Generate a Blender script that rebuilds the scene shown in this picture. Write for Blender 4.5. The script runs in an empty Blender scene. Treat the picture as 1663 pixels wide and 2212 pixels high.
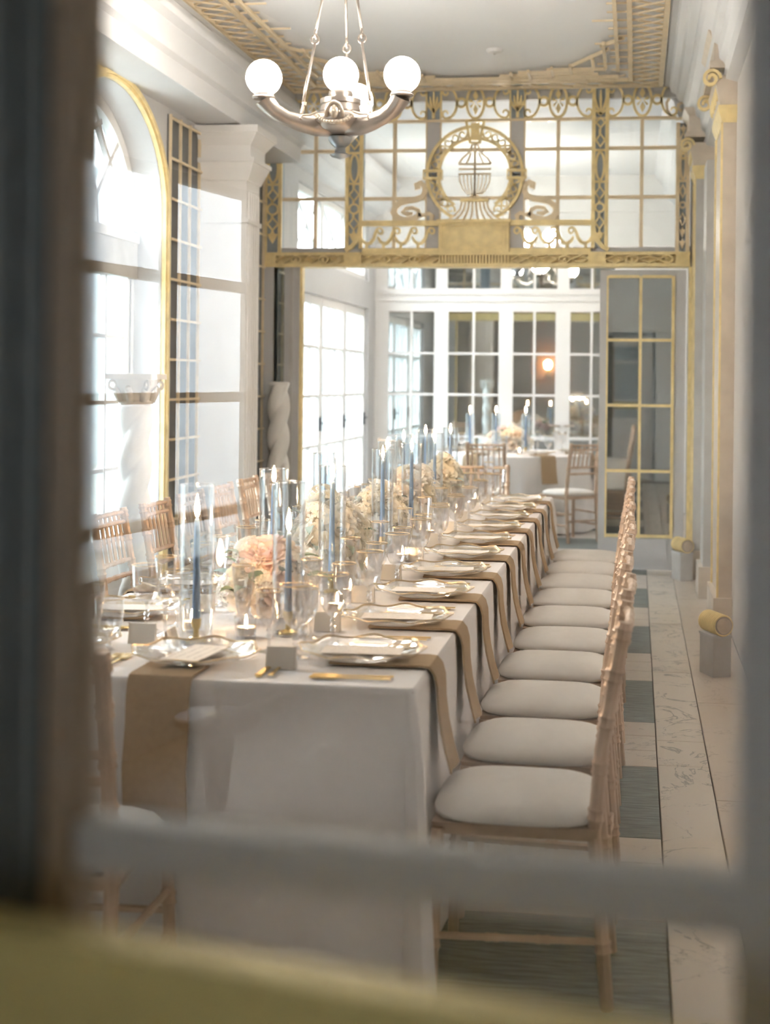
import bpy, math, random
from math import sin, cos, pi, radians, sqrt, atan2
from mathutils import Vector, Matrix

random.seed(7)
sc = bpy.context.scene
col = sc.collection

# ------------------------------------------------------------------ camera
cam_d = bpy.data.cameras.new('camera')
cam = bpy.data.objects.new('camera', cam_d)
col.objects.link(cam)
sc.camera = cam
YAW, ROLL = radians(8.0), radians(0.6)
rt = Vector((cos(YAW), sin(YAW), 0)); fw = Vector((-sin(YAW), cos(YAW), 0)); up = Vector((0, 0, 1))
rt2 = rt * cos(ROLL) + up * sin(ROLL); up2 = -rt * sin(ROLL) + up * cos(ROLL)
M = Matrix((rt2, up2, -fw)).transposed().to_4x4()
M.translation = (0, 0, 1.5)
cam.matrix_world = M
cam_d.sensor_fit = 'AUTO'; cam_d.sensor_width = 36.0; cam_d.lens = 50.0
cam_d.shift_x = -0.0496; cam_d.shift_y = -0.1291
cam_d.clip_start = 0.02; cam_d.clip_end = 200
cam_d.dof.use_dof = True
cam_d.dof.focus_distance = 5.6
cam_d.dof.aperture_fstop = 2.8

# ------------------------------------------------------------------ world, exposure
w = bpy.data.worlds.new('sky'); sc.world = w; w.use_nodes = True
bg = w.node_tree.nodes['Background']
bg.inputs['Color'].default_value = (0.90, 0.95, 1.0, 1)
bg.inputs['Strength'].default_value = 2.6
sc.view_settings.view_transform = 'Standard'
sc.view_settings.look = 'None'
sc.view_settings.gamma = 1.0
sc.view_settings.use_curve_mapping = False
sc.view_settings.exposure = 3.1
cy = sc.cycles
cy.max_bounces = 7; cy.diffuse_bounces = 4; cy.glossy_bounces = 3
cy.transmission_bounces = 4; cy.transparent_max_bounces = 24
cy.caustics_reflective = False; cy.caustics_refractive = False
cy.sample_clamp_indirect = 8.0
cy.use_denoising = True
cy.use_adaptive_sampling = True; cy.adaptive_threshold = 0.1; cy.adaptive_min_samples = 16

# ------------------------------------------------------------------ materials
MATS = {}
def nodes_of(name):
    m = bpy.data.materials.new(name); m.use_nodes = True
    MATS[name] = m
    nt = m.node_tree
    return m, nt, nt.nodes['Principled BSDF']

def pm(name, color, rough=0.5, metal=0.0, var=0.06, scale=20.0, bump=0.0, bscale=80.0, sheen=0.0, spec=0.5, coat=0.0, sss=0.0):
    m, nt, p = nodes_of(name)
    p.inputs['Roughness'].default_value = rough
    p.inputs['Metallic'].default_value = metal
    p.inputs['Specular IOR Level'].default_value = spec
    if coat: p.inputs['Coat Weight'].default_value = coat
    if sss:
        p.inputs['Subsurface Weight'].default_value = sss
        p.inputs['Subsurface Radius'].default_value = (0.02, 0.015, 0.012)
    tc = nt.nodes.new('ShaderNodeTexCoord')
    n = nt.nodes.new('ShaderNodeTexNoise'); n.inputs['Scale'].default_value = scale; n.inputs['Detail'].default_value = 4
    nt.links.new(tc.outputs['Object'], n.inputs['Vector'])
    r = nt.nodes.new('ShaderNodeValToRGB')
    c0 = [max(0, c * (1 - var)) for c in color]; c1 = [min(1, c * (1 + var)) for c in color]
    r.color_ramp.elements[0].position = 0.3; r.color_ramp.elements[1].position = 0.7
    r.color_ramp.elements[0].color = (*c0, 1); r.color_ramp.elements[1].color = (*c1, 1)
    nt.links.new(n.outputs['Fac'], r.inputs['Fac']); nt.links.new(r.outputs['Color'], p.inputs['Base Color'])
    if bump:
        n2 = nt.nodes.new('ShaderNodeTexNoise'); n2.inputs['Scale'].default_value = bscale; n2.inputs['Detail'].default_value = 3
        nt.links.new(tc.outputs['Object'], n2.inputs['Vector'])
        b = nt.nodes.new('ShaderNodeBump'); b.inputs['Strength'].default_value = bump; b.inputs['Distance'].default_value = 0.01
        nt.links.new(n2.outputs['Fac'], b.inputs['Height']); nt.links.new(b.outputs['Normal'], p.inputs['Normal'])
    return m

def marble(name, base, vein, vscale=3.0, width=0.03, rough=0.3):
    m, nt, p = nodes_of(name)
    p.inputs['Roughness'].default_value = rough
    g = nt.nodes.new('ShaderNodeNewGeometry')
    n = nt.nodes.new('ShaderNodeTexNoise'); n.inputs['Scale'].default_value = vscale; n.inputs['Detail'].default_value = 8; n.inputs['Roughness'].default_value = 0.6; n.inputs['Distortion'].default_value = 1.4
    nt.links.new(g.outputs['Position'], n.inputs['Vector'])
    a = nt.nodes.new('ShaderNodeMath'); a.operation = 'SUBTRACT'; a.inputs[1].default_value = 0.5
    nt.links.new(n.outputs['Fac'], a.inputs[0])
    b = nt.nodes.new('ShaderNodeMath'); b.operation = 'ABSOLUTE'; nt.links.new(a.outputs[0], b.inputs[0])
    n3 = nt.nodes.new('ShaderNodeTexNoise'); n3.inputs['Scale'].default_value = vscale * 0.9; n3.inputs['Detail'].default_value = 2
    nt.links.new(g.outputs['Position'], n3.inputs['Vector'])
    ml = nt.nodes.new('ShaderNodeMapRange'); ml.inputs['From Min'].default_value = 0.40; ml.inputs['From Max'].default_value = 0.62
    ml.inputs['To Min'].default_value = 0.002; ml.inputs['To Max'].default_value = width
    nt.links.new(n3.outputs['Fac'], ml.inputs['Value'])
    d = nt.nodes.new('ShaderNodeMath'); d.operation = 'DIVIDE'; d.use_clamp = True
    nt.links.new(b.outputs[0], d.inputs[0]); nt.links.new(ml.outputs[0], d.inputs[1])
    mx = nt.nodes.new('ShaderNodeMix'); mx.data_type = 'RGBA'
    mx.inputs['A'].default_value = (*vein, 1); mx.inputs['B'].default_value = (*base, 1)
    nt.links.new(d.outputs[0], mx.inputs['Factor'])
    nt.links.new(mx.outputs['Result'], p.inputs['Base Color'])
    return m

def slate(name, c0, c1):
    m, nt, p = nodes_of(name)
    p.inputs['Roughness'].default_value = 0.45
    g = nt.nodes.new('ShaderNodeNewGeometry')
    mp = nt.nodes.new('ShaderNodeMapping'); mp.inputs['Scale'].default_value = (9, 70, 9); mp.inputs['Rotation'].default_value = (0, 0, 0.12)
    nt.links.new(g.outputs['Position'], mp.inputs['Vector'])
    n = nt.nodes.new('ShaderNodeTexNoise'); n.inputs['Scale'].default_value = 1.0; n.inputs['Detail'].default_value = 5
    nt.links.new(mp.outputs['Vector'], n.inputs['Vector'])
    r = nt.nodes.new('ShaderNodeValToRGB'); r.color_ramp.elements[0].position = 0.35; r.color_ramp.elements[1].position = 0.75
    r.color_ramp.elements[0].color = (*c0, 1); r.color_ramp.elements[1].color = (*c1, 1)
    nt.links.new(n.outputs['Fac'], r.inputs['Fac']); nt.links.new(r.outputs['Color'], p.inputs['Base Color'])
    return m

def thin_glass(name, tint=(1, 1, 1), ior=1.45, gloss=(1, 1, 1), rough=0.02, floor=0.0, fmax=1.0, power=5.0):
    m = bpy.data.materials.new(name); m.use_nodes = True; MATS[name] = m
    nt = m.node_tree; nt.nodes.remove(nt.nodes['Principled BSDF'])
    out = nt.nodes['Material Output']
    t = nt.nodes.new('ShaderNodeBsdfTransparent'); t.inputs['Color'].default_value = (*tint, 1)
    g = nt.nodes.new('ShaderNodeBsdfGlossy'); g.inputs['Color'].default_value = (*gloss, 1); g.inputs['Roughness'].default_value = rough
    lw = nt.nodes.new('ShaderNodeLayerWeight'); lw.inputs['Blend'].default_value = 0.5
    pw = nt.nodes.new('ShaderNodeMath'); pw.operation = 'POWER'; pw.inputs[1].default_value = power
    nt.links.new(lw.outputs['Facing'], pw.inputs[0])
    f0 = ((ior-1)/(ior+1))**2 + floor
    mr = nt.nodes.new('ShaderNodeMapRange'); mr.inputs['To Min'].default_value = f0; mr.inputs['To Max'].default_value = fmax
    nt.links.new(pw.outputs[0], mr.inputs['Value'])
    mx = nt.nodes.new('ShaderNodeMixShader')
    nt.links.new(mr.outputs[0], mx.inputs['Fac']); nt.links.new(t.outputs[0], mx.inputs[1]); nt.links.new(g.outputs[0], mx.inputs[2])
    nt.links.new(mx.outputs[0], out.inputs['Surface'])
    return m

def emit(name, color, strength):
    m = bpy.data.materials.new(name); m.use_nodes = True; MATS[name] = m
    nt = m.node_tree; nt.nodes.remove(nt.nodes['Principled BSDF'])
    e = nt.nodes.new('ShaderNodeEmission'); e.inputs['Color'].default_value = (*color, 1); e.inputs['Strength'].default_value = strength
    nt.links.new(e.outputs[0], nt.nodes['Material Output'].inputs['Surface'])
    return m

def script_card(name):
    m, nt, p = nodes_of(name)
    p.inputs['Roughness'].default_value = 0.6
    tc = nt.nodes.new('ShaderNodeTexCoord')
    sp = nt.nodes.new('ShaderNodeSeparateXYZ'); nt.links.new(tc.outputs['Object'], sp.inputs[0])
    # faint calligraphy: rows of broken strokes
    wv = nt.nodes.new('ShaderNodeMath'); wv.operation = 'MULTIPLY'; wv.inputs[1].default_value = 260.0
    nt.links.new(sp.outputs['X'], wv.inputs[0])
    sn = nt.nodes.new('ShaderNodeMath'); sn.operation = 'SINE'; nt.links.new(wv.outputs[0], sn.inputs[0])
    row = nt.nodes.new('ShaderNodeMath'); row.operation = 'GREATER_THAN'; row.inputs[1].default_value = 0.72
    nt.links.new(sn.outputs[0], row.inputs[0])
    n = nt.nodes.new('ShaderNodeTexNoise'); n.inputs['Scale'].default_value = 260; n.inputs['Detail'].default_value = 1
    nt.links.new(tc.outputs['Object'], n.inputs['Vector'])
    gt = nt.nodes.new('ShaderNodeMath'); gt.operation = 'GREATER_THAN'; gt.inputs[1].default_value = 0.5
    nt.links.new(n.outputs['Fac'], gt.inputs[0])
    ab = nt.nodes.new('ShaderNodeMath'); ab.operation = 'ABSOLUTE'; nt.links.new(sp.outputs['Y'], ab.inputs[0])
    ins = nt.nodes.new('ShaderNodeMath'); ins.operation = 'LESS_THAN'; ins.inputs[1].default_value = 0.08
    nt.links.new(ab.outputs[0], ins.inputs[0])
    m1 = nt.nodes.new('ShaderNodeMath'); m1.operation = 'MULTIPLY'; nt.links.new(row.outputs[0], m1.inputs[0]); nt.links.new(gt.outputs[0], m1.inputs[1])
    m2 = nt.nodes.new('ShaderNodeMath'); m2.operation = 'MULTIPLY'; nt.links.new(m1.outputs[0], m2.inputs[0]); nt.links.new(ins.outputs[0], m2.inputs[1])
    mx = nt.nodes.new('ShaderNodeMix'); mx.data_type = 'RGBA'
    mx.inputs['A'].default_value = (0.88, 0.84, 0.79, 1); mx.inputs['B'].default_value = (0.50, 0.47, 0.45, 1)
    nt.links.new(m2.outputs[0], mx.inputs['Factor']); nt.links.new(mx.outputs['Result'], p.inputs['Base Color'])
    return m

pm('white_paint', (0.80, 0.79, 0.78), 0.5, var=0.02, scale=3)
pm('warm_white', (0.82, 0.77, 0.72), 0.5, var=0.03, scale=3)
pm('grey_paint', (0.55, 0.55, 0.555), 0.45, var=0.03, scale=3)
pm('ceiling_paint', (0.81, 0.825, 0.85), 0.6, var=0.015, scale=2)
pm('cornice_paint', (0.68, 0.69, 0.71), 0.5, var=0.03, scale=3)
pm('dark_panel', (0.12, 0.125, 0.13), 0.5, var=0.1, scale=5)
pm('blue_panel', (0.33, 0.39, 0.45), 0.5, var=0.1, scale=6)
pm('taupe', (0.38, 0.33, 0.29), 0.5, var=0.1, scale=6)
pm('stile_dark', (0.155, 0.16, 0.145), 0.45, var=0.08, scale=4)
pm('stile_tan', (0.46, 0.33, 0.21), 0.45, var=0.06, scale=4)
pm('stile_light', (0.74, 0.70, 0.67), 0.5, var=0.03, scale=4)
pm('gold', (0.86, 0.70, 0.36), 0.45, 0.08, var=0.12, scale=14, bump=0.15, bscale=60)
pm('gold_yellow', (0.84, 0.66, 0.24), 0.4, 0.15, var=0.08, scale=8)
pm('gold_lattice', (0.78, 0.65, 0.45), 0.5, 0.1, var=0.08, scale=10)
pm('brass', (0.72, 0.53, 0.20), 0.28, 0.85, var=0.1, scale=12)
pm('bronze', (0.42, 0.37, 0.33), 0.32, 0.75, var=0.15, scale=10)
pm('rim_gold', (0.72, 0.57, 0.36), 0.3, 0.55, var=0.1, scale=20)
pm('bronze_pale', (0.58, 0.50, 0.41), 0.35, 0.5, var=0.15, scale=20)
pm('bronze_grey', (0.34, 0.36, 0.38), 0.3, 0.7, var=0.15, scale=10)
pm('stone', (0.66, 0.58, 0.49), 0.45, var=0.1, scale=8)
pm('stone_grey', (0.53, 0.52, 0.50), 0.5, var=0.08, scale=8)
pm('plaster_column', (0.86, 0.84, 0.81), 0.5, var=0.03, scale=8)
marble('marble_white', (0.72, 0.65, 0.57), (0.27, 0.27, 0.25), 2.6, 0.02)
marble('marble_warm', (0.64, 0.55, 0.46), (0.45, 0.38, 0.31), 3.0, 0.015)
marble('marble_band', (0.68, 0.61, 0.54), (0.38, 0.36, 0.33), 3.4, 0.015)
slate('slate_green', (0.13, 0.155, 0.15), (0.29, 0.33, 0.32))
pm('grout', (0.16, 0.14, 0.12), 0.8, var=0.1)
pm('cloth', (0.92, 0.885, 0.875), 0.8, var=0.015, scale=40, bump=0.05, bscale=500)
pm('napkin', (0.46, 0.33, 0.20), 0.8, var=0.05, scale=60, bump=0.05, bscale=500)
pm('cushion', (0.83, 0.79, 0.74), 0.8, var=0.02, scale=30, bump=0.04, bscale=400)
pm('chair_gold', (0.62, 0.46, 0.34), 0.34, 0.35, var=0.1, scale=18)
pm('candle_blue', (0.33, 0.50, 0.77), 0.5, var=0.04, scale=20, sss=0.1)
pm('wax', (0.90, 0.85, 0.76), 0.5, var=0.03, sss=0.2)
pm('wick', (0.05, 0.04, 0.04), 0.9)
def petal_mat(name, color):
    m = pm(name, color, 0.65, var=0.05, scale=25)
    nt = m.node_tree; p = nt.nodes['Principled BSDF']; out = nt.nodes['Material Output']
    tr = nt.nodes.new('ShaderNodeBsdfTranslucent'); mx = nt.nodes.new('ShaderNodeMixShader'); mx.inputs['Fac'].default_value = 0.40
    nt.links.new(p.inputs['Base Color'].links[0].from_socket, tr.inputs['Color'])
    nt.links.new(p.outputs[0], mx.inputs[1]); nt.links.new(tr.outputs[0], mx.inputs[2]); nt.links.new(mx.outputs[0], out.inputs['Surface'])
petal_mat('rose_white', (0.97, 0.96, 0.92)); petal_mat('rose_cream', (0.96, 0.92, 0.82))
petal_mat('rose_pink', (0.95, 0.80, 0.77)); petal_mat('rose_peach', (0.96, 0.87, 0.78))
pm('leaf', (0.33, 0.45, 0.34), 0.5, var=0.2, scale=30)
pm('leaf_blue', (0.36, 0.50, 0.52), 0.5, var=0.2, scale=30)
pm('wood_brown', (0.36, 0.14, 0.06), 0.4, var=0.2, scale=6)
pm('black_metal', (0.04, 0.04, 0.045), 0.4, 0.6)
pm('detector', (0.8, 0.8, 0.8), 0.5)
pm('paper', (0.86, 0.80, 0.72), 0.7, var=0.02)
pm('terrace', (0.22, 0.25, 0.24), 0.8, var=0.06, scale=2)
pm('hedge', (0.25, 0.36, 0.27), 0.8, var=0.3, scale=6)
pm('added_facade_glass', (0.05, 0.10, 0.105), 0.3, var=0.1, scale=2)
pm('added_facade_trim', (0.36, 0.40, 0.41), 0.8, var=0.04, scale=2)
pm('added_sky_wall', (0.34, 0.375, 0.40), 0.8, var=0.04, scale=2)  # toned to set how bright the door glass reflection gets
pm('added_facade', (0.24, 0.29, 0.31), 0.8, var=0.04, scale=2)  # kept dark so the windows do not blow out
script_card('menu_paper')
thin_glass('clear_glass', (0.93, 0.95, 0.965), 1.5, floor=0.02, power=2.2, fmax=0.9)
thin_glass('stem_glass', (0.92, 0.92, 0.925), 1.5, floor=0.12, power=2.0, fmax=0.95, rough=0.06)
thin_glass('plate_glass', (0.93, 0.92, 0.90), 1.5, floor=0.10, power=3.0, rough=0.05)
thin_glass('pane_glass', (0.97, 0.985, 0.98), 1.5)
thin_glass('mirror_pane', (0.50, 0.55, 0.55), 1.5, gloss=(0.88, 0.92, 0.93), floor=0.55)
thin_glass('dusky_pane', (0.60, 0.68, 0.68), 1.5, gloss=(0.9, 0.95, 0.96), floor=0.50)
thin_glass('door_glass', (0.96, 0.97, 0.97), 1.5, floor=0.0, rough=0.0)
emit('flame', (1.0, 0.58, 0.26), 90.0)
emit('small_flame', (1.0, 0.58, 0.26), 60.0); MATS['small_flame'].cycles.emission_sampling = 'NONE'
emit('globe_light', (1.0, 0.90, 0.78), 5.0)
MATS['flame'].cycles.emission_sampling = 'FRONT'
MATS['globe_light'].cycles.emission_sampling = 'NONE'
emit('lamp_glow', (1.0, 0.62, 0.30), 30.0)

# ------------------------------------------------------------------ mesh builder
class MB:
    def __init__(s): s.v = []; s.f = []
    def _add(s, vs, fs):
        o = len(s.v); s.v.extend(vs); s.f.extend([tuple(i + o for i in f) for f in fs])
        return s
    def box(s, x0, x1, y0, y1, z0, z1):
        return s._add([(x0,y0,z0),(x1,y0,z0),(x1,y1,z0),(x0,y1,z0),(x0,y0,z1),(x1,y0,z1),(x1,y1,z1),(x0,y1,z1)],
                      [(0,3,2,1),(4,5,6,7),(0,1,5,4),(1,2,6,5),(2,3,7,6),(3,0,4,7)])
    def frustum(s, a, z0, b, z1):
        (x0,x1,y0,y1), (p0,p1,q0,q1) = a, b
        return s._add([(x0,y0,z0),(x1,y0,z0),(x1,y1,z0),(x0,y1,z0),(p0,q0,z1),(p1,q0,z1),(p1,q1,z1),(p0,q1,z1)],
                      [(0,3,2,1),(4,5,6,7),(0,1,5,4),(1,2,6,5),(2,3,7,6),(3,0,4,7)])
    def slab(s, x0, x1, y0, y1, z0, z1, b=0.004):
        return s._add([(x0,y0,z0),(x1,y0,z0),(x1,y1,z0),(x0,y1,z0),(x0,y0,z1-b),(x1,y0,z1-b),(x1,y1,z1-b),(x0,y1,z1-b),
                       (x0+b,y0+b,z1),(x1-b,y0+b,z1),(x1-b,y1-b,z1),(x0+b,y1-b,z1)],
                      [(0,3,2,1),(0,1,5,4),(1,2,6,5),(2,3,7,6),(3,0,4,7),(4,5,9,8),(5,6,10,9),(6,7,11,10),(7,4,8,11),(8,9,10,11)])
    def lathe(s, prof, n=16, c=(0,0,0), cap=True):
        vs = []; fs = []
        for r, z in prof:
            for i in range(n):
                a = 2*pi*i/n; vs.append((c[0]+r*cos(a), c[1]+r*sin(a), c[2]+z))
        for j in range(len(prof)-1):
            for i in range(n):
                k = (i+1) % n
                fs.append((j*n+i, j*n+k, (j+1)*n+k, (j+1)*n+i))
        if cap:
            fs.append(tuple(range(n-1, -1, -1))); o = (len(prof)-1)*n; fs.append(tuple(o+i for i in range(n)))
        return s._add(vs, fs)
    def tube(s, pts, rad, n=8, cap=True, closed=False):
        pts = [Vector(p) for p in pts]; m = len(pts)
        if not hasattr(rad, '__len__'): rad = [rad]*m
        vs = []; fs = []; ref = None
        for j, p in enumerate(pts):
            a = pts[(j-1) % m] if (j or closed) else p; b = pts[(j+1) % m] if (j < m-1 or closed) else p
            t = (b-a).normalized()
            if ref is None:
                ref = Vector((0,0,1)) if abs(t.z) < 0.9 else Vector((1,0,0))
            u = (ref - t*ref.dot(t)).normalized(); ref = u
            v = t.cross(u)
            for i in range(n):
                q = 2*pi*i/n; d = p + (u*cos(q)+v*sin(q))*rad[j]; vs.append(tuple(d))
        for j in range(m if closed else m-1):
            jj = (j+1) % m
            for i in range(n):
                k = (i+1) % n
                fs.append((j*n+i, j*n+k, jj*n+k, jj*n+i))
        if cap and not closed:
            fs.append(tuple(range(n-1,-1,-1))); o = (m-1)*n; fs.append(tuple(o+i for i in range(n)))
        return s._add(vs, fs)
    def ribbon(s, pts, width, d0, d1, plane='XZ', closed=False):
        """flat scroll-cut strip along a 2D line, thickness d0..d1 in the third axis"""
        m = len(pts)
        if not hasattr(width, '__len__'): width = [width]*m
        mp = (lambda u, v, d: (u, d, v)) if plane == 'XZ' else ((lambda u, v, d: (d, u, v)) if plane == 'YZ' else (lambda u, v, d: (u, v, d)))
        vs = []; fs = []
        for j in range(m):
            a = pts[(j-1) % m] if (j or closed) else pts[j]; b = pts[(j+1) % m] if (j < m-1 or closed) else pts[j]
            dx, dy = b[0]-a[0], b[1]-a[1]; l = sqrt(dx*dx+dy*dy) or 1
            nx, ny = -dy/l*width[j]/2, dx/l*width[j]/2
            p = pts[j]
            vs += [mp(p[0]+nx,p[1]+ny,d0), mp(p[0]-nx,p[1]-ny,d0), mp(p[0]-nx,p[1]-ny,d1), mp(p[0]+nx,p[1]+ny,d1)]
        for j in range(m if closed else m-1):
            k = (j+1) % m
            for i in range(4):
                q = (i+1) % 4
                fs.append((j*4+i, j*4+q, k*4+q, k*4+i))
        if not closed:
            fs.append((3,2,1,0)); o = (m-1)*4; fs.append((o,o+1,o+2,o+3))
        return s._add(vs, fs)
    def poly(s, pts, d0, d1, plane='XZ'):
        mp = (lambda u, v, d: (u, d, v)) if plane == 'XZ' else ((lambda u, v, d: (d, u, v)) if plane == 'YZ' else (lambda u, v, d: (u, v, d)))
        m = len(pts)
        vs = [mp(p[0],p[1],d0) for p in pts] + [mp(p[0],p[1],d1) for p in pts]
        fs = [tuple(range(m)), tuple(range(2*m-1, m-1, -1))] + [(i, (i+1) % m, m+(i+1) % m, m+i) for i in range(m)]
        return s._add(vs, fs)
    def sphere(s, c, r, nu=16, nv=10, sx=1, sy=1, sz=1):
        prof = []
        vs = [(c[0],c[1],c[2]-r*sz)]; fs = []
        for j in range(1, nv):
            a = -pi/2 + pi*j/nv
            for i in range(nu):
                q = 2*pi*i/nu
                vs.append((c[0]+r*sx*cos(a)*cos(q), c[1]+r*sy*cos(a)*sin(q), c[2]+r*sz*sin(a)))
        vs.append((c[0],c[1],c[2]+r*sz)); L = len(vs)-1
        for i in range(nu):
            k = (i+1) % nu
            fs.append((0, 1+k, 1+i)); fs.append((L, L-nu+i, L-nu+k))
        for j in range(nv-2):
            for i in range(nu):
                k = (i+1) % nu
                fs.append((1+j*nu+i, 1+j*nu+k, 1+(j+1)*nu+k, 1+(j+1)*nu+i))
        return s._add(vs, fs)
    def mesh(s, name, mat, smooth=False, off=(0,0,0), recalc=True):
        me = bpy.data.meshes.new(name)
        vs = [(v[0]-off[0], v[1]-off[1], v[2]-off[2]) for v in s.v]
        me.from_pydata(vs, [], s.f)
        if recalc:
            import bmesh
            bm = bmesh.new(); bm.from_mesh(me); bmesh.ops.recalc_face_normals(bm, faces=bm.faces); bm.to_mesh(me); bm.free()
        if smooth:
            for p in me.polygons: p.use_smooth = True
            if smooth == 'auto':
                try: me.set_sharp_from_angle(angle=radians(38))
                except Exception: pass
        me.materials.append(MATS[mat])
        return me
    def build(s, name, mat, parent=None, smooth=False, loc=None, world=True):
        """verts in world space when world=True: shifted so that the object origin is loc / the parent's origin"""
        off = (0,0,0)
        if world:
            if parent is not None: off = tuple(WL[parent.name])
            elif loc is not None: off = tuple(loc)
        me = s.mesh(name, mat, smooth, off)
        o = bpy.data.objects.new(name, me); col.objects.link(o)
        if parent is not None:
            o.parent = parent; WL[o.name] = Vector(WL[parent.name])
        else:
            o.location = loc or (0,0,0); WL[o.name] = Vector(loc or (0,0,0))
        return o
WL = {}

def tag(o, label=None, cat=None, group=None, kind=None):
    if label: o['label'] = label
    if cat: o['category'] = cat
    if group: o['group'] = group
    if kind: o['kind'] = kind
    return o
def thing(name, label, cat, loc, rz=0.0, group=None):
    o = bpy.data.objects.new(name, None); o.empty_display_size = 0.1
    col.objects.link(o); o.location = loc; o.rotation_euler = (0,0,rz)
    WL[o.name] = Vector(loc)
    return tag(o, label, cat, group)
def struct(name, mb, mat, label, cat, parent=None, smooth=False):
    o = mb.build(name, mat, parent, smooth)
    if parent is None: tag(o, label, cat, kind='structure')
    return o
def struct_root(name, label, cat, loc):
    o = thing(name, label, cat, loc); o['kind'] = 'structure'; return o
KIDS = {}
def part(name, mesh, parent, loc=(0,0,0), rot=None, scale=None):
    o = bpy.data.objects.new(name, mesh); col.objects.link(o); o.parent = parent; o.location = loc
    if rot: o.rotation_euler = rot
    if scale: o.scale = scale if hasattr(scale, '__len__') else (scale,)*3
    return o
def kids_of(o):
    return [c for c in bpy.data.objects if c.parent == o]
def snapshot(o):
    return [(c, snapshot(c)) for c in kids_of(o)]
def copy_tree(o, snap, loc, rz=None, label=None, group=None, scale=None):
    c = o.copy(); col.objects.link(c); c.location = loc
    if rz is not None: c.rotation_euler = (0,0,rz)
    if scale: c.scale = (scale,)*3
    if label: c['label'] = label
    if group: c['group'] = group
    def rec(sn, par):
        for ch, sub in sn:
            k = ch.copy(); col.objects.link(k); k.parent = par; rec(sub, k)
    rec(snap, c)
    return c
ORD = ['first','second','third','fourth','fifth','sixth','seventh','eighth','ninth','tenth','eleventh','twelfth']

def arc(cx, cz, rx, rz, a0, a1, n):
    return [(cx+rx*cos(radians(a0+(a1-a0)*i/n)), cz+rz*sin(radians(a0+(a1-a0)*i/n))) for i in range(n+1)]
def spiral(cx, cz, r0, r1, a0, a1, n=18):
    out = []
    for i in range(n+1):
        t = i/n; r = r0+(r1-r0)*t; a = radians(a0+(a1-a0)*t)
        out.append((cx+r*cos(a), cz+r*sin(a)))
    return out

# ================================================================== THE SETTING
XL, XR, ZC, YT, YB = -3.05, 0.58, 3.86, 11.43, 16.5

# ---- floor with its slabs
fl = struct('floor', MB().box(-3.35, 1.6, -8.0, 19.0, -0.12, -0.012), 'grout', 'inlaid floor of marble bands and green slate squares', 'floor')
slab_cache = {}
def tile(x0, x1, y0, y1, mat):
    g = 0.002
    key = (round(x1-x0, 3), round(y1-y0, 3), mat)
    if key not in slab_cache:
        hx, hy = (x1-x0)/2-g, (y1-y0)/2-g
        slab_cache[key] = MB().slab(-hx, hx, -hy, hy, -0.012, 0.0, 0.002).mesh('slab', mat)
    part('slab', slab_cache[key], fl, ((x0+x1)/2, (y0+y1)/2, 0.0))
for cx0 in (-0.78, -1.86, -2.94):
    for k in range(-1, 9):
        y = 3.12 + 1.61*k
        if y > YB-1.0 or y < 1.2: continue
        tile(cx0, cx0+0.88, y, y+0.88, 'slate_green')
        for j in range(3):
            tile(cx0, cx0+0.88, y+0.88+j*0.2433, y+0.88+(j+1)*0.2433, 'marble_band')
js = [1.51, 3.05, 4.30, 5.64, 6.03, 7.45, 8.95, 10.30, 11.50, 13.1, 14.7, 16.4]
for a, b in zip(js, js[1:]): tile(0.10, 0.30, a, b, 'marble_white')
jc = [1.51, 3.6, 5.2, 6.77, 8.4, 10.0, 11.7, 13.3, 14.9, 16.4]
for a, b in zip(jc, jc[1:]): tile(0.30, 0.58, a, b, 'marble_warm')
for cx0 in (-0.98, -2.06):
    for a, b in zip(jc, jc[1:]): tile(cx0, cx0+0.20, a, b, 'marble_white')
for a, b in zip(jc, jc[1:]): tile(0.58, 1.4, a, b, 'marble_warm') if a > 11.5 else None
struct('terrace_ground', MB().box(-40, -3.36, -30, 75, -0.5, -0.15), 'terrace', 'pale paved terrace outside the windows', 'terrace')

cf = struct_root('added_facade_block', 'added dark wing blocking sky outside the windows', 'added_facade', (-10.3, 8.0, -0.15))  # added wing, there to block sky and dim the view outside
MB().box(-10.6, -10.0, 4, 62, -0.15, 5.4).build('added_facade_wall', 'added_facade', cf)
for k in range(15):
    y = 5.2+3.6*k
    f_ = MB().box(-10.0, -9.94, y, y+1.5, 0.4, 3.2).build('added_facade_window', 'added_facade_glass', cf)
    MB().box(-9.94, -9.90, y+0.72, y+0.78, 0.4, 3.2).box(-9.94, -9.90, y, y+0.72, 1.75, 1.82).box(-9.94, -9.90, y+0.78, y+1.5, 1.75, 1.82).build('glazing_bars', 'added_facade_trim', f_)
    MB().box(-10.0, -9.72, y-0.75, y-0.45, -0.15, 5.2).build('added_facade_pilaster', 'added_facade_trim', cf)

struct('added_sky_wall', MB().box(-7.6, -7.2, -24, 2.0, -0.15, 6.0), 'added_sky_wall', 'added wall blocking sky outside the ante room window', 'wall')  # added unseen wall that cuts off sky and darkens the door glass reflection

# ---- ceiling
struct('ceiling', MB().box(-3.35, 1.6, 1.0, 19.0, ZC, ZC+0.1), 'ceiling_paint', 'smooth pale ceiling framed by gilded trellis', 'ceiling')

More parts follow.
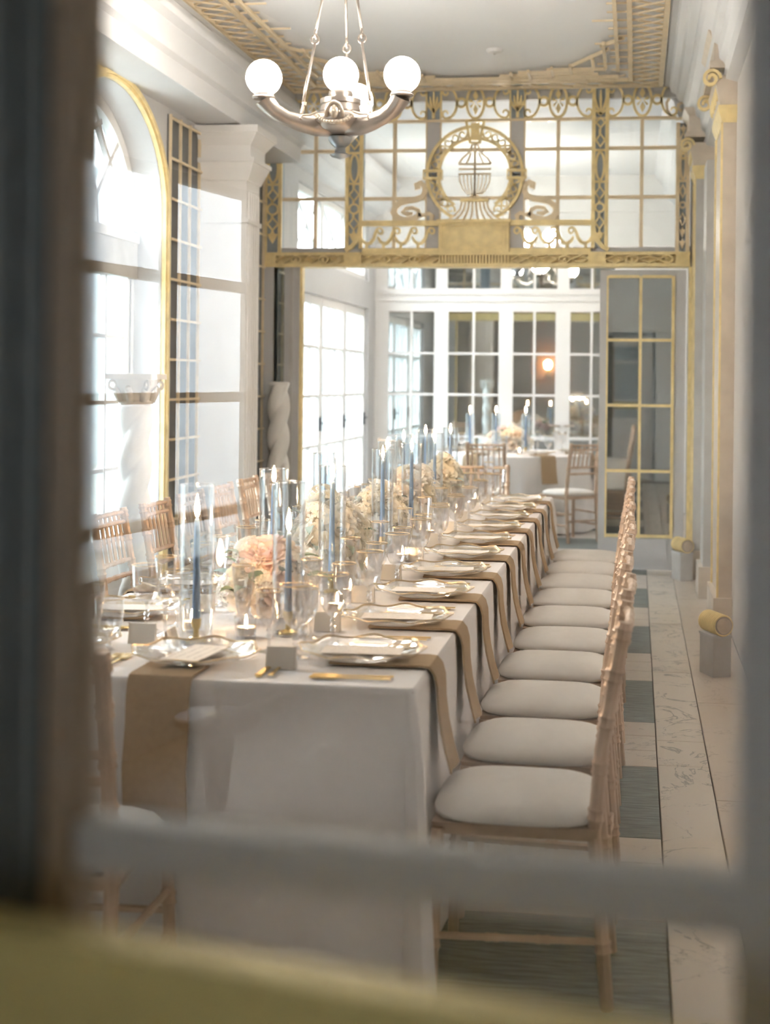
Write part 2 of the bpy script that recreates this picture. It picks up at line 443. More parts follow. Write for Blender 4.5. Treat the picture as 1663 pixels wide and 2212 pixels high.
# ---- left wall with arched openings
AY, AA, AB, ASP = [8.0, 4.35], 0.87, 0.65, 2.58
wl = MB()
edges = [1.05, AY[1]-AA, AY[1]+AA, AY[0]-AA, AY[0]+AA, 11.36]
for a, b in ((edges[0], edges[1]), (edges[2], edges[3]), (edges[4], edges[5])):
    wl.box(XL-0.3, XL, a, b, 0, ZC)
for c in AY:
    pts = arc(c, ASP, AA, AB, 0, 180, 48)
    for p, q in zip(pts, pts[1:]):
        wl.poly([p, q, (q[0], ZC), (p[0], ZC)], XL-0.3, XL, 'YZ')
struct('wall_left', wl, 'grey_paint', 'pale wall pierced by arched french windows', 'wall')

def arched_window(name, c, label):
    r = struct_root(name, label, 'window', (XL-0.2, c, 0))
    x0, x1 = XL-0.24, XL-0.18
    outer = [(c+AA-0.04, 0.0), (c+AA-0.04, ASP)] + arc(c, ASP, AA-0.04, AB-0.04, 0, 180, 40)[1:] + [(c-AA+0.04, 0.0)]
    MB().ribbon(outer, 0.075, x0, x1, 'YZ').build('frame', 'white_paint', r)
    MB().box(x0, x1+0.03, c-AA+0.02, c+AA-0.02, 2.13, 2.36).build('header', 'stone_grey', r)
    MB().box(x0, x1+0.04, c-AA+0.02, c+AA-0.02, 2.36, 2.42).build('header_moulding', 'white_paint', r)
    # tracery of crossing arcs in the fanlight
    for sgn in (1, -1):
        a1 = [(c+sgn*u, v) for u, v in arc(-0.80, 2.42, 1.05, 0.72, 0, 62, 12)]
        MB().ribbon(a1, 0.035, x0+0.01, x1-0.01, 'YZ').build('tracery_bar', 'white_paint', r)
        MB().ribbon([(c+sgn*0.05, 2.42), (c+sgn*0.62, 3.0)], 0.035, x0+0.012, x1-0.012, 'YZ').build('tracery_bar', 'white_paint', r)
        MB().ribbon([(c+sgn*0.80, 2.50), (c+sgn*0.12, 3.18)], 0.035, x0+0.014, x1-0.014, 'YZ').build('tracery_bar', 'white_paint', r)
    MB().poly([(c-AA+0.05, 2.42)] + [(c+AA-0.05, 2.42)] + arc(c, ASP, AA-0.05, AB-0.05, 0, 180, 18), x0+0.028, x0+0.032, 'YZ').build('fanlight_pane', 'pane_glass', r)
    zs = [0.50, 0.92, 1.34, 1.75, 2.13]
    for sgn in (1, -1):
        y0, y1 = (c+0.0, c+AA-0.06) if sgn > 0 else (c-AA+0.06, c)
        lf = MB().box(x0, x1, y0, y0+0.07, 0.02, 2.13).box(x0, x1, y1-0.07, y1, 0.02, 2.13).box(x0, x1, y0+0.07, y1-0.07, 0.02, 0.10).box(x0, x1, y0+0.07, y1-0.07, 0.42, 0.50).build('leaf_frame', 'white_paint', r)
        MB().box(x0+0.015, x1-0.015, y0+0.07, y1-0.07, 0.10, 0.42).build('bottom_panel', 'white_paint', lf)
        ym = (y0+y1)/2
        MB().box(x0+0.01, x1-0.01, ym-0.013, ym+0.013, 0.50, 2.13).build('muntin', 'white_paint', lf)
        for z in zs[1:-1]:
            MB().box(x0+0.012, x1-0.012, y0+0.07, y1-0.07, z-0.012, z+0.012).build('muntin', 'white_paint', lf)
        for za, zb in zip(zs, zs[1:]):
            for ya, yb in ((y0+0.07, ym-0.013), (ym+0.013, y1-0.07)):
                MB().box(x0+0.028, x0+0.032, ya, yb, za+0.012, zb-0.012).build('pane', 'pane_glass', lf)
    gold = [(c+AA+0.040, 0.0), (c+AA+0.040, ASP)] + arc(c, ASP, AA+0.040, AB+0.040, 0, 180, 48)[1:] + [(c-AA-0.040, 0.0)]
    MB().ribbon(gold, 0.07, XL+0.001, XL+0.03, 'YZ').ribbon(gold, 0.03, XL+0.031, XL+0.045, 'YZ').build('gilded_arch_moulding', 'gold', r)
    return r
arched_window('window_1', AY[0], 'arched french window with gilded arch moulding beside the white fluted pier')
arched_window('window_2', AY[1], 'arched french window beside the glass door, far from the gilded transom')

# ---- square piers along the left wall
def pier(y0, label):
    r = thing('wall_pier', label, 'pier', (XL+0.18, y0+0.17, 0), group='square piers on the window wall')
    y1 = y0+0.34; xa, xb = XL, XL+0.35
    MB().box(xa, xb, y0, y1, 0.28, 2.88).build('shaft', 'white_paint', r)
    for i in range(5):
        y = y0+0.035+i*0.06
        MB().box(xb, xb+0.012, y, y+0.03, 0.35, 2.80).build('flute', 'white_paint', r)
    MB().box(xa, xb+0.03, y0-0.03, y1+0.03, 0, 0.28).build('plinth', 'white_paint', r)
    MB().box(xa, xb+0.015, y0-0.015, y1+0.015, 2.58, 2.61).build('neck_ring', 'white_paint', r)
    MB().frustum((xa, xb+0.01, y0-0.01, y1+0.01), 2.88, (xa, xb+0.06, y0-0.06, y1+0.06), 3.00).box(xa, xb+0.07, y0-0.07, y1+0.07, 3.00, 3.03).build('capital', 'white_paint', r, smooth=False)
    MB().box(xa, xb+0.03, y0-0.03, y1+0.03, 3.03, 3.12).frustum((xa, xb+0.03, y0-0.03, y1+0.03), 3.12, (xa, xb+0.09, y0-0.09, y1+0.09), 3.20).box(xa, xb+0.10, y0-0.10, y1+0.10, 3.20, 3.25).build('abacus', 'white_paint', r)
    return r
pier(9.64, 'white fluted pier between the arched window and the gilded transom')
pier(6.02, 'white fluted pier standing between the two arched windows')

# ---- gilded trellis panels on dark ground, either side of the pier
def trellis_panel(y0, y1, label):
    r = thing('wall_trellis', label, 'trellis', (XL+0.02, (y0+y1)/2, 0))
    MB().box(XL, XL+0.012, y0, y1, 0.25, 3.22).build('backing_panel', 'dark_panel', r)
    n = max(2, int(round((y1-y0)/0.24)))
    for i in range(n+1):
        y = y0+0.01+(y1-y0-0.02)*i/n
        MB().box(XL+0.012, XL+0.03, y-0.008, y+0.008, 0.25, 3.22).build('upright_bar', 'gold_lattice', r)
    z = 0.30
    while z < 3.2:
        MB().box(XL+0.03, XL+0.042, y0, y1, z-0.008, z+0.008).build('cross_bar', 'gold_lattice', r); z += 0.263
    return r
trellis_panel(8.96, 9.60, 'gilded trellis on dark panel between arched window and white pier')
trellis_panel(10.02, 11.34, 'gilded trellis on dark panel between white pier and gilded transom')
trellis_panel(6.40, 7.05, 'gilded trellis on dark panel between the two arched windows')

# ---- cornices
def cornice(name, prof, y0, y1, label, mat='cornice_paint'):
    m = MB(); n = len(prof)
    vs = [(x, y0, z) for x, z in prof] + [(x, y1, z) for x, z in prof]
    m._add(vs, [(i, i+1, n+i+1, n+i) for i in range(n-1)] + [(n-1, 0, n, 2*n-1), tuple(range(n)), tuple(range(2*n-1, n-1, -1))])
    return struct(name, m, mat, label, 'cornice', smooth=False)
rp = [(0.20, ZC), (0.20, 3.83), (0.24, 3.83), (0.25, 3.79), (0.29, 3.77), (0.305, 3.72), (0.35, 3.70), (0.355, 3.66), (0.375, 3.62), (0.42, 3.57), (0.43, 3.52), (0.46, 3.50), (0.47, 3.42), (0.50, 3.38), (0.51, 3.30), (XR, 3.28), (XR, ZC)]
cornice('trim_1', rp, 1.1, 11.36, 'moulded cornice above the marble aisle')
lp = [(-2.82, ZC), (-2.82, 3.82), (-2.78, 3.82), (-2.78, 3.78), (-2.74, 3.74), (-2.74, 3.70), (-2.66, 3.64), (-2.66, 3.60), (-2.72, 3.58), (-2.72, 3.46), (-2.69, 3.44), (-2.69, 3.40), (-2.73, 3.38), (-2.73, 3.26), (XL, 3.26), (XL, ZC)]
cornice('trim_2', lp, 1.1, 11.36, 'deep moulded entablature above the arched windows', 'cornice_paint')

# ---- right wall with pilasters
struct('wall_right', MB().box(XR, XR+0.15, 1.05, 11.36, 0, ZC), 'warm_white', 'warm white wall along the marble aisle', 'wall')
def pilaster(x, y0, y1, label, shaft_mat, base_mat, cap=True, gold_edges=True):
    r = struct_root('pilaster', label, 'pilaster', ((x+XR)/2, (y0+y1)/2, 0))
    MB().box(x, XR, y0, y1, 0.22, 3.05).build('shaft', shaft_mat, r)
    MB().box(x-0.03, XR, y0-0.02, y1+0.02, 0, 0.22).build('plinth', base_mat, r)
    if gold_edges:
        for y in (y0, y1-0.03):
            MB().box(x-0.012, x, y, y+0.03, 0.22, 3.05).build('gilded_bead', 'gold', r)
        MB().box(x-0.004, x, y0+0.06, y1-0.06, 0.4, 2.9).build('sunk_panel', 'stone', r)
    if cap:
        c = MB()
        c.frustum((x-0.005, XR, y0-0.005, y1+0.005), 3.05, (x-0.03, XR, y0-0.03, y1+0.03), 3.12)
        c.box(x-0.03, XR, y0-0.03, y1+0.03, 3.12, 3.15)
        cp = c.build('capital', 'gold', r)
        e = MB().frustum((x-0.02, XR, y0-0.02, y1+0.02), 3.15, (x-0.055, XR, y0-0.055, y1+0.055), 3.32).build('capital_bell', 'stone', r)
        for yy in (y0-0.05, y1+0.05):
            s = spiral(0, 0, 0.055, 0.012, 0, 560, 22)
            MB().ribbon([(x-0.075+u, 3.30+v) for u, v in s], 0.018, yy-0.02, yy+0.02, 'XZ').build('volute', 'gold', r)
        for k in range(5):
            y = y0+(y1-y0)*(k+0.5)/5
            MB().sphere((x-0.035, y, 3.24), 0.03, 8, 6, 0.5, 1, 1.8).build('acanthus_leaf', 'gold', r, smooth=True)
        MB().box(x-0.085, XR, y0-0.085, y1+0.085, 3.36, 3.40).box(x-0.06, XR, y0-0.06, y1+0.06, 3.40, 3.52).frustum((x-0.06, XR, y0-0.06, y1+0.06), 3.52, (x-0.10, XR, y0-0.10, y1+0.10), 3.58).build('abacus', 'stone', r)
    return r
pilaster(0.50, 8.62, 9.30, 'tan stone pilaster with gilded edges and scrolled capital along the marble aisle', 'stone', 'stone')
pilaster(0.475, 10.05, 10.45, 'plain grey pilaster on a tan stone plinth before the gilded transom', 'stone_grey', 'stone', cap=False, gold_edges=False)
pilaster(0.44, 11.0, 11.34, 'slim gilded pilaster with scrolled capital abutting the transom beam', 'stone_grey', 'stone')

# ---- wall between ante room and hall, with door opening; ante room shell
wn = MB().box(-3.35, -0.62, 1.0, 1.1, 0, ZC).box(0.30, 1.6, 1.0, 1.1, 0, ZC).box(-0.62, 0.30, 1.0, 1.1, 2.25, ZC)
struct('wall_front', wn, 'white_paint', 'wall around the glass doorway', 'wall')
aw = MB()
for a, b in ((-8.0, -4.42), (-2.86, 1.0)): aw.box(-2.88, -2.78, a, b, 0, 3.2)
aw.box(-2.88, -2.78, -4.42, -2.86, 0, 0.68).box(-2.88, -2.78, -4.42, -2.86, 2.36, 3.2)
struct('wall_anteroom_left', aw, 'white_paint', 'ante room wall with a tall gridded window', 'wall')
struct('floor_anteroom', MB().box(-2.88, 1.6, -8.0, 1.0, -0.012, 0.0), 'stone', 'plain stone floor of the ante room', 'floor')
struct('wall_anteroom_right', MB().box(1.6, 1.7, -8.1, 19.0, -0.12, ZC), 'warm_white', 'plain wall beyond the right side of the hall', 'wall')
struct('wall_anteroom_back', MB().box(-2.88, 1.6, -8.1, -8.0, -0.12, 3.3), 'white_paint', 'plain ante room end wall', 'wall')
struct('ceiling_anteroom', MB().box(-2.88, 1.6, -8.0, 1.0, 3.2, 3.3), 'ceiling_paint', 'plain ante room ceiling', 'ceiling')
r = struct_root('window_3', 'tall gridded ante room window with dark mullions', 'window', (-2.83, -3.64, 0.68))
for y in (-4.42, -3.67, -2.91):
    MB().box(-2.86, -2.80, y, y+0.05, 0.68, 2.36).build('mullion', 'stile_dark', r)
for z in (0.68, 0.88, 1.39, 1.89, 2.32):
    MB().box(-2.855, -2.805, -4.42, -2.86, z, z+0.045).build('rail', 'stile_dark', r)

# ---- far room: walls
fw_ = MB()
for a, b in ((11.5, 12.62), (16.1, 16.5)): fw_.box(XL-0.2, XL, a, b, 0, ZC)
fw_.box(XL-0.2, XL, 12.62, 16.1, 2.31, 2.62).box(XL-0.2, XL, 12.62, 16.1, 3.30, ZC).box(XL-0.2, XL, 12.62, 16.1, 0, 0.08)
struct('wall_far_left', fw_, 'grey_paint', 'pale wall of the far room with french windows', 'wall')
cornice('trim_3', [(-2.80, ZC), (-2.80, 3.82), (-2.74, 3.78), (-2.74, 3.72), (-2.86, 3.62), (-2.86, 3.52), (-2.96, 3.44), (XL, 3.42), (XL, ZC)], 11.5, 16.5, 'stepped cornice over the far room windows', 'cornice_paint')
cornice('trim_5', [(0.20, ZC), (0.20, 3.82), (0.28, 3.74), (0.32, 3.6), (0.44, 3.5), (0.5, 3.3), (1.6, 3.3), (1.6, ZC)], 11.5, 16.5, 'moulded cornice at the aisle side of the far room', 'cornice_paint')
def french_side(name, ya, yb, label):
    r = struct_root(name, label, 'window', (XL-0.1, (ya+yb)/2, 0.08))
    x0, x1 = XL-0.10, XL-0.04
    MB().box(x0, x1, ya, ya+0.07, 0.08, 2.31).box(x0, x1, yb-0.07, yb, 0.08, 2.31).box(x0, x1, ya+0.07, yb-0.07, 0.08, 0.30).box(x0, x1, ya+0.07, yb-0.07, 2.22, 2.31).build('leaf_frame', 'white_paint', r)
    cols = [ya+0.07+(yb-ya-0.14)*i/3 for i in range(4)]; rows = [0.30, 0.84, 1.33, 1.81, 2.22]
    for y in cols[1:-1]:
        MB().box(x0+0.01, x1-0.01, y-0.014, y+0.014, 0.30, 2.22).build('muntin', 'white_paint', r)
    for z in rows[1:-1]:
        MB().box(x0+0.012, x1-0.012, ya+0.07, yb-0.07, z-0.014, z+0.014).build('muntin', 'white_paint', r)
    for a, b in zip(cols, cols[1:]):
        for c, d in zip(rows, rows[1:]):
            MB().box(x0+0.028, x0+0.032, a+0.014, b-0.014, c+0.014, d-0.014).build('pane', 'pane_glass', r)
    MB().box(x1, x1+0.02, yb-0.05, yb-0.02, 0.98, 1.12).tube([(x1+0.04, yb-0.035, 1.06), (x1+0.04, yb-0.14, 1.06)], 0.009, 6).tube([(x1, yb-0.035, 1.06), (x1+0.04, yb-0.035, 1.06)], 0.009, 6).build('lever_handle', 'black_metal', r)
    # light above the leaf, with crossing glazing bars
    MB().box(x0, x1, ya, ya+0.06, 2.62, 3.30).box(x0, x1, yb-0.06, yb, 2.62, 3.30).box(x0, x1, ya+0.06, yb-0.06, 2.62, 2.68).box(x0, x1, ya+0.06, yb-0.06, 3.24, 3.30).build('overlight_frame', 'white_paint', r)
    MB().ribbon([(ya+0.06, 2.68), (yb-0.06, 3.24)], 0.03, x0+0.01, x1-0.02, 'YZ').build('overlight_bar', 'white_paint', r)
    MB().ribbon([(ya+0.06, 3.24), (yb-0.06, 2.68)], 0.03, x0+0.02, x1-0.01, 'YZ').build('overlight_bar', 'white_paint', r)
    MB().box(x0+0.028, x0+0.032, ya+0.06, yb-0.06, 2.68, 3.24).build('overlight_pane', 'pane_glass', r)
french_side('window_4', 12.64, 13.78, 'french window of the far room beside the gilded doorway')
french_side('window_5', 13.80, 14.94, 'middle french window of the far room side wall')
french_side('window_6', 14.96, 16.08, 'french window of the far room next to the mirrored doors')

bw = MB().box(XL-0.2, XL+0.08, YB, YB+0.12, 0, ZC).box(-0.18, 1.6, YB, YB+0.12, 0, ZC).box(XL+0.08, -0.18, YB, YB+0.12, 2.42, 2.53).box(XL+0.08, -0.18, YB, YB+0.12, 3.02, ZC)
struct('wall_far_back', bw, 'white_paint', 'white panelled end wall of the far room', 'wall')
cornice_b = MB().box(XL, 1.6, YB-0.12, YB, 3.62, ZC).box(XL, 1.6, YB-0.05, YB, 3.45, 3.62).box(XL, 1.6, YB-0.03, YB, 2.42, 2.46).box(XL, 1.6, YB-0.03, YB, 2.50, 2.53)
struct('trim_4', cornice_b, 'white_paint', 'plain white cornice and band above the mirrored doors', 'trim')
def glazed_leaf(name, x0, x1, y, label, handle=None):
    r = struct_root(name, label, 'door', ((x0+x1)/2, y, 0))
    ya, yb = y, y+0.05
    MB().box(x0, x0+0.085, ya, yb, 0, 2.42).box(x1-0.085, x1, ya, yb, 0, 2.42).box(x0+0.085, x1-0.085, ya, yb, 0, 0.35).box(x0+0.085, x1-0.085, ya, yb, 2.30, 2.42).build('leaf_frame', 'white_paint', r)
    rows = [0.35, 0.84, 1.33, 1.81, 2.30]; xm = (x0+x1)/2
    MB().box(xm-0.014, xm+0.014, ya+0.005, yb-0.01, 0.35, 2.30).build('muntin', 'white_paint', r)
    for z in rows[1:-1]:
        MB().box(x0+0.085, x1-0.085, ya+0.007, yb-0.012, z-0.013, z+0.013).build('muntin', 'white_paint', r)
    for c, d in zip(rows, rows[1:]):
        for a, b in ((x0+0.085, xm-0.014), (xm+0.014, x1-0.085)):
            MB().box(a, b, ya+0.022, ya+0.026, c+0.013, d-0.013).build('pane', 'dusky_pane', r)
    if handle:
        hx = x1-0.04 if handle > 0 else x0+0.04
        MB().tube([(hx, ya, 0.98), (hx, ya-0.05, 0.98), (hx-handle*0.11, ya-0.055, 0.99)], 0.011, 6).lathe([(0.022, -0.006), (0.022, 0.006)], 10, (hx, ya-0.008, 0.98)).build('lever_handle', 'bronze', r)
        MB().sphere((hx, ya-0.01, 0.90), 0.018, 8, 6, 1, 0.5, 1).build('lock_plate', 'bronze', r)
    # overlight
    MB().box(x0, x0+0.07, ya, yb, 2.53, 3.02).box(x1-0.07, x1, ya, yb, 2.53, 3.02).box(x0+0.07, x1-0.07, ya, yb, 2.53, 2.57).box(x0+0.07, x1-0.07, ya, yb, 2.95, 3.02).box(xm-0.014, xm+0.014, ya+0.005, yb-0.01, 2.57, 2.95).build('overlight_frame', 'white_paint', r)
    for a, b in ((x0+0.07, xm-0.014), (xm+0.014, x1-0.07)):
        MB().box(a, b, ya+0.022, ya+0.026, 2.57, 2.95).build('overlight_pane', 'dusky_pane', r)
glazed_leaf('door_3', -2.97, -2.26, YB, 'mirrored french door leaf in the corner by the side windows')
glazed_leaf('door_4', -2.26, -1.50, YB, 'mirrored french door leaf behind the round table flowers')
glazed_leaf('door_5', -1.50, -0.84, YB, 'mirrored french door leaf with dark handle and glowing lamp behind it', 1)
glazed_leaf('door_6', -0.84, -0.18, YB, 'mirrored french door leaf with dark handle nearest the gold-barred door', -1)
# dim room behind those doors
struct('wall_beyond', MB().box(-3.35, 1.6, 18.9, 19.0, 0, ZC).box(-3.35, -3.25, 16.62, 18.9, 0, ZC), 'taupe', 'dim wall of the room beyond the far doors', 'wall')
t = thing('wooden_door', 'brown wooden door seen through the far french doors', 'door', (-1.0, 18.5, 0))
MB().box(-1.35, -0.80, 18.45, 18.5, 0, 2.25).build('leaf', 'wood_brown', t)
MB().box(-1.28, -0.87, 18.43, 18.45, 0.15, 1.0).build('panel', 'wood_brown', t)
MB().box(-1.28, -0.87, 18.43, 18.45, 1.1, 2.1).build('panel', 'wood_brown', t)
t = thing('wall_lamp', 'small glowing wall lamp in front of the brown wooden door', 'lamp', (-1.12, 18.42, 1.62))
MB().box(-1.14, -1.10, 18.40, 18.43, 1.56, 1.68).build('back_plate', 'brass', t)
MB().tube([(-1.12, 18.41, 1.60), (-1.12, 18.33, 1.60), (-1.12, 18.32, 1.66)], 0.008, 6).build('arm', 'brass', t)
MB().sphere((-1.12, 18.32, 1.71), 0.055, 12, 8, 1, 1, 1.2).build('shade', 'lamp_glow', t, smooth=True)

# ================================================================== DOORWAY BETWEEN THE TWO ROOMS
def T(px, py):            # a point of the transom plane, measured on the photograph
    return (-1.30+(px-1027)*0.003768, 3.16+(378-py)*0.003744)
# jambs
struct('wall_transom_left', MB().box(XL-0.3, -2.945, 11.36, 11.50, 0, 2.41), 'grey_paint', 'grey jamb left of the gilded doorway', 'wall')
jl = struct_root('door_jamb', 'grey post with narrow mirror strip behind the twisted column', 'post', (-2.83, YT, 0))
MB().box(-2.945, -2.86, 11.44, 11.45, 0, 2.41).build('mirror_strip', 'mirror_pane', jl)
MB().box(-2.86, -2.735, 11.38, 11.50, 0, 2.41).build('post', 'grey_paint', jl)
MB().box(-2.735, -2.715, 11.40, 11.48, 0, 2.41).build('gilded_bead', 'gold', jl)
MB().box(-2.955, -2.945, 11.37, 11.44, 0, 2.41).build('gilded_bead', 'gold', jl)
MB().box(-2.815, -2.785, 11.365, 11.38, 0, 2.41).build('rib', 'stone_grey', jl)
struct('wall_transom_right', MB().box(0.40, 1.6, 11.38, 11.50, 0, 2.41).box(0.415, 1.6, 11.40, 11.50, 2.41, ZC), 'grey_paint', 'grey jamb right of the gilded doorway', 'wall')
struct('wall_transom_end', MB().box(XL-0.3, -3.045, 11.36, 11.50, 2.41, ZC), 'grey_paint', 'grey wall end beside the transom', 'wall')

# glazed door leaf with gold bars (closed half of the doorway)
d2 = struct_root('door_2', 'grey door leaf with gold glazing bars and mirror panes', 'door', (0.05, YT, 0))
ya, yb = 11.40, 11.45
MB().box(-0.288, -0.235, ya, yb, 0.012, 2.388).box(0.30, 0.385, ya, yb, 0.012, 2.388).box(-0.235, 0.30, ya, yb, 0.012, 0.262).box(-0.235, 0.30, ya, yb, 2.34, 2.388).build('leaf_frame', 'grey_paint', d2)
rows = [0.278, 0.793, 1.313, 1.832, 2.336]
def gbar(m, x0, x1, z0, z1): m.box(x0, x1, ya-0.012, yb-0.005, z0, z1)
for x in (-0.235, 0.033, 0.288):
    m = MB(); gbar(m, x-0.0 if x < 0 else x-0.012, x+0.014 if x < 0 else x+0.012, 0.262, 2.34); m.build('gilded_upright', 'gold', d2)
for z in rows:
    for a, b in ((-0.221, 0.021), (0.045, 0.276)):
        MB().box(a, b, ya-0.010, yb-0.006, z-0.012, z+0.012).build('gilded_crossbar', 'gold', d2)
for c, d in zip(rows, rows[1:]):
    for a, b in ((-0.221, 0.021), (0.045, 0.276)):
        MB().box(a, b, ya+0.015, ya+0.019, c+0.012, d-0.012).build('pane', 'mirror_pane', d2)
MB().box(-0.19, 0.26, ya-0.006, ya, 0.06, 0.22).build('kick_panel', 'grey_paint', d2)
MB().box(0.405, 0.43, 11.355, 11.38, 0, 2.41).build('gilded_jamb_bead', 'gold', d2)

# ---- the transom screen
ts = thing('transom_screen', 'gilded openwork transom with urn in a wreath above the doorway', 'transom', (-1.34, YT, 2.41))
F0, F1 = 11.372, 11.392          # gilded openwork sits just in front of the glazing bars
def rib(name, pts, wd, mat='gold', closed=False, d0=F0, d1=F1):
    return MB().ribbon(pts, wd, d0, d1, 'XZ', closed).build(name, mat, ts)
# beam
MB().box(-3.09, 0.415, 11.40, 11.50, 2.44, 2.505).build('beam_core', 'gold', ts)
MB().box(-3.09, 0.415, 11.345, 11.51, 2.41, 2.44).build('lower_moulding', 'gold', ts)
MB().box(-3.09, 0.415, 11.345, 11.51, 2.505, 2.53).build('upper_moulding', 'gold', ts)
blocks = [(-3.06, -2.93), (-2.36, -2.215), (-0.385, -0.245), (0.30, 0.41)]
for a, b in blocks:
    bl = MB().box(a, b, 11.338, 11.40, 2.44, 2.505).build('beam_block', 'gold', ts)
    for k in range(4):
        x = a+0.02+(b-a-0.04)*k/3
        MB().box(x-0.006, x+0.006, 11.332, 11.338, 2.452, 2.494).build('reed', 'gold', bl)
for k in range(23):
    x = -1.575+0.555*k/22
    MB().box(x-0.007, x+0.007, 11.350, 11.40, 2.44, 2.505).build('flute', 'gold', ts)
for a, b in ((-2.93, -2.36), (-2.215, -1.59), (-1.0, -0.385), (-0.245, 0.30)):
    n = int(round((b-a)/0.125))
    for k in range(n):
        x = a+(b-a)*(k+0.5)/n; h = (b-a)/n/2
        if k % 2 == 0:
            MB().ribbon([(x-h, 2.4725), (x, 2.502), (x+h, 2.4725), (x, 2.443)], 0.013, 11.350, 11.40, 'XZ', True).build('fret_diamond', 'gold', ts)
        else:
            MB().ribbon(arc(x, 2.4725, h*0.7, 0.027, 0, 342, 19), 0.013, 11.350, 11.40, 'XZ', True).box(x-0.008, x+0.008, 11.350, 11.40, 2.458, 2.487).build('fret_ring', 'gold', ts)
# frame and glazing
MB().box(-3.045, 0.415, 11.40, 11.48, 2.53, 2.57).build('sill', 'grey_paint', ts)
MB().box(-3.045, 0.415, 11.42, 11.48, 3.76, ZC-0.002).build('head', 'grey_paint', ts)
for x in (-1.64, -0.96):
    MB().box(x-0.058, x+0.058, 11.40, 11.46, 2.57, 3.60).build('grey_post', 'grey_paint', ts)
    for sx in (-0.064, 0.052):
        MB().box(x+sx, x+sx+0.012, 11.392, 11.41, 2.57, 3.60).build('post_bead', 'gold_lattice', ts)
MX = [-2.615, -1.96, -0.634, 0.03]
for x in MX:
    MB().box(x-0.014, x+0.014, 11.40, 11.44, 2.57, 3.594).build('upright_bar', 'gold_lattice', ts)
segs = [(-2.89, -2.36), (-2.215, -1.704), (-1.576, -1.024), (-0.896, -0.363), (-0.234, 0.298)]
for z in (2.97, 3.36):
    for a, b in segs:
        MB().box(a, b, 11.402, 11.438, z-0.013, z+0.013).build('crossbar', 'gold_lattice', ts)
MB().box(-2.89, 0.30, 11.385, 11.44, 3.585, 3.605).build('band_rail', 'gold_lattice', ts)
zz = [2.57, 2.97, 3.36, 3.594]
for (a, b), mx in zip(segs, [-2.615, -1.96, None, -0.634, 0.03]):
    cols = [(a, b)] if mx is None else [(a, mx-0.014), (mx+0.014, b)]
    for c, d in cols:
        for z0, z1 in zip(zz, zz[1:]):
            MB().box(c, d, 11.418, 11.421, z0+0.013, z1-0.013).build('pane', 'pane_glass', ts)
# chain strips
def chain(xc, wd, z0, z1, backing, motifs, mat='gold'):
    h = wd/2
    MB().box(xc-h, xc+h, 11.395, 11.46, z0, z1).build('strip_backing', backing, ts)
    for sx in (-h, h-0.03):
        MB().box(xc+sx, xc+sx+0.03, F0-0.006, 11.395, z0, z1).build('strip_border', mat, ts)
    q = h-0.032
    prev = None
    for kind, z, hh in motifs:
        if kind == 'd': rib('diamond', [(xc-q, z), (xc, z+hh), (xc+q, z), (xc, z-hh)], 0.018, mat, True)
        elif kind == 'r': rib('ring', arc(xc, z, q*0.95, q*0.95, 0, 345, 22), 0.016, mat, True)
        elif kind == 'o': rib('oval', arc(xc, z, q*0.9, hh, 0, 345, 24), 0.018, mat, True)
        elif kind == 'b': MB().box(xc-q-0.003, xc+q+0.003, F0, 11.395, z-0.009, z+0.009).build('collar', mat, ts)
        elif kind == 'l':
            MB().poly([(xc, z-hh), (xc+q*0.6, z-hh*0.3), (xc+q, z+hh*0.3), (xc+q*0.35, z+hh*0.35), (xc, z+hh), (xc-q*0.35, z+hh*0.35), (xc-q, z+hh*0.3), (xc-q*0.6, z-hh*0.3)], F0, F1, 'XZ').build('leaf_drop', mat, ts)
        elif kind == 'p':
            p = MB()
            for a in (-52, -26, 0, 26, 52):
                t_ = radians(90+a); L = hh*(2.0 if a == 0 else 1.7 if abs(a) < 30 else 1.2)
                p.ribbon([(xc, z-hh), (xc+cos(t_)*L*0.5, z-hh+sin(t_)*L*0.6), (xc+cos(t_)*L*0.62, z-hh+sin(t_)*L)], [0.012, 0.022, 0.010], F0, F1, 'XZ')
            p.build('palmette', mat, ts)
        elif kind == 'x':   # waist link between motifs
            rib('link', [(xc-0.004, z-hh), (xc-0.004, z+hh)], 0.020, mat)
std = [('l', 2.665, 0.06), ('d', 2.765, 0.05), ('r', 2.885, 0), ('x', 2.825, 0.014), ('x', 2.945, 0.02), ('d', 3.0, 0.05), ('x', 3.07, 0.02), ('b', 3.09, 0), ('o', 3.215, 0.11), ('b', 3.34, 0), ('d', 3.42, 0.05), ('x', 3.49, 0.02), ('d', 3.56, 0.04), ('p', 3.72, 0.10)]
chain(-2.287, 0.145, 2.56, 3.85, 'blue_panel', std)
chain(-0.298, 0.135, 2.56, 3.85, 'blue_panel', std)
edge = [('l', 2.60, 0.05), ('l', 2.69, 0.05), ('d', 2.785, 0.05), ('r', 2.90, 0), ('d', 3.01, 0.05), ('b', 3.09, 0), ('o', 3.215, 0.11), ('b', 3.34, 0), ('d', 3.42, 0.05), ('l', 3.50, 0.04)]
chain(0.352, 0.11, 2.53, 3.55, 'blue_panel', edge, 'gold_lattice')
chain(-2.967, 0.155, 2.53, 3.57, 'blue_panel', std[:-1], 'gold')
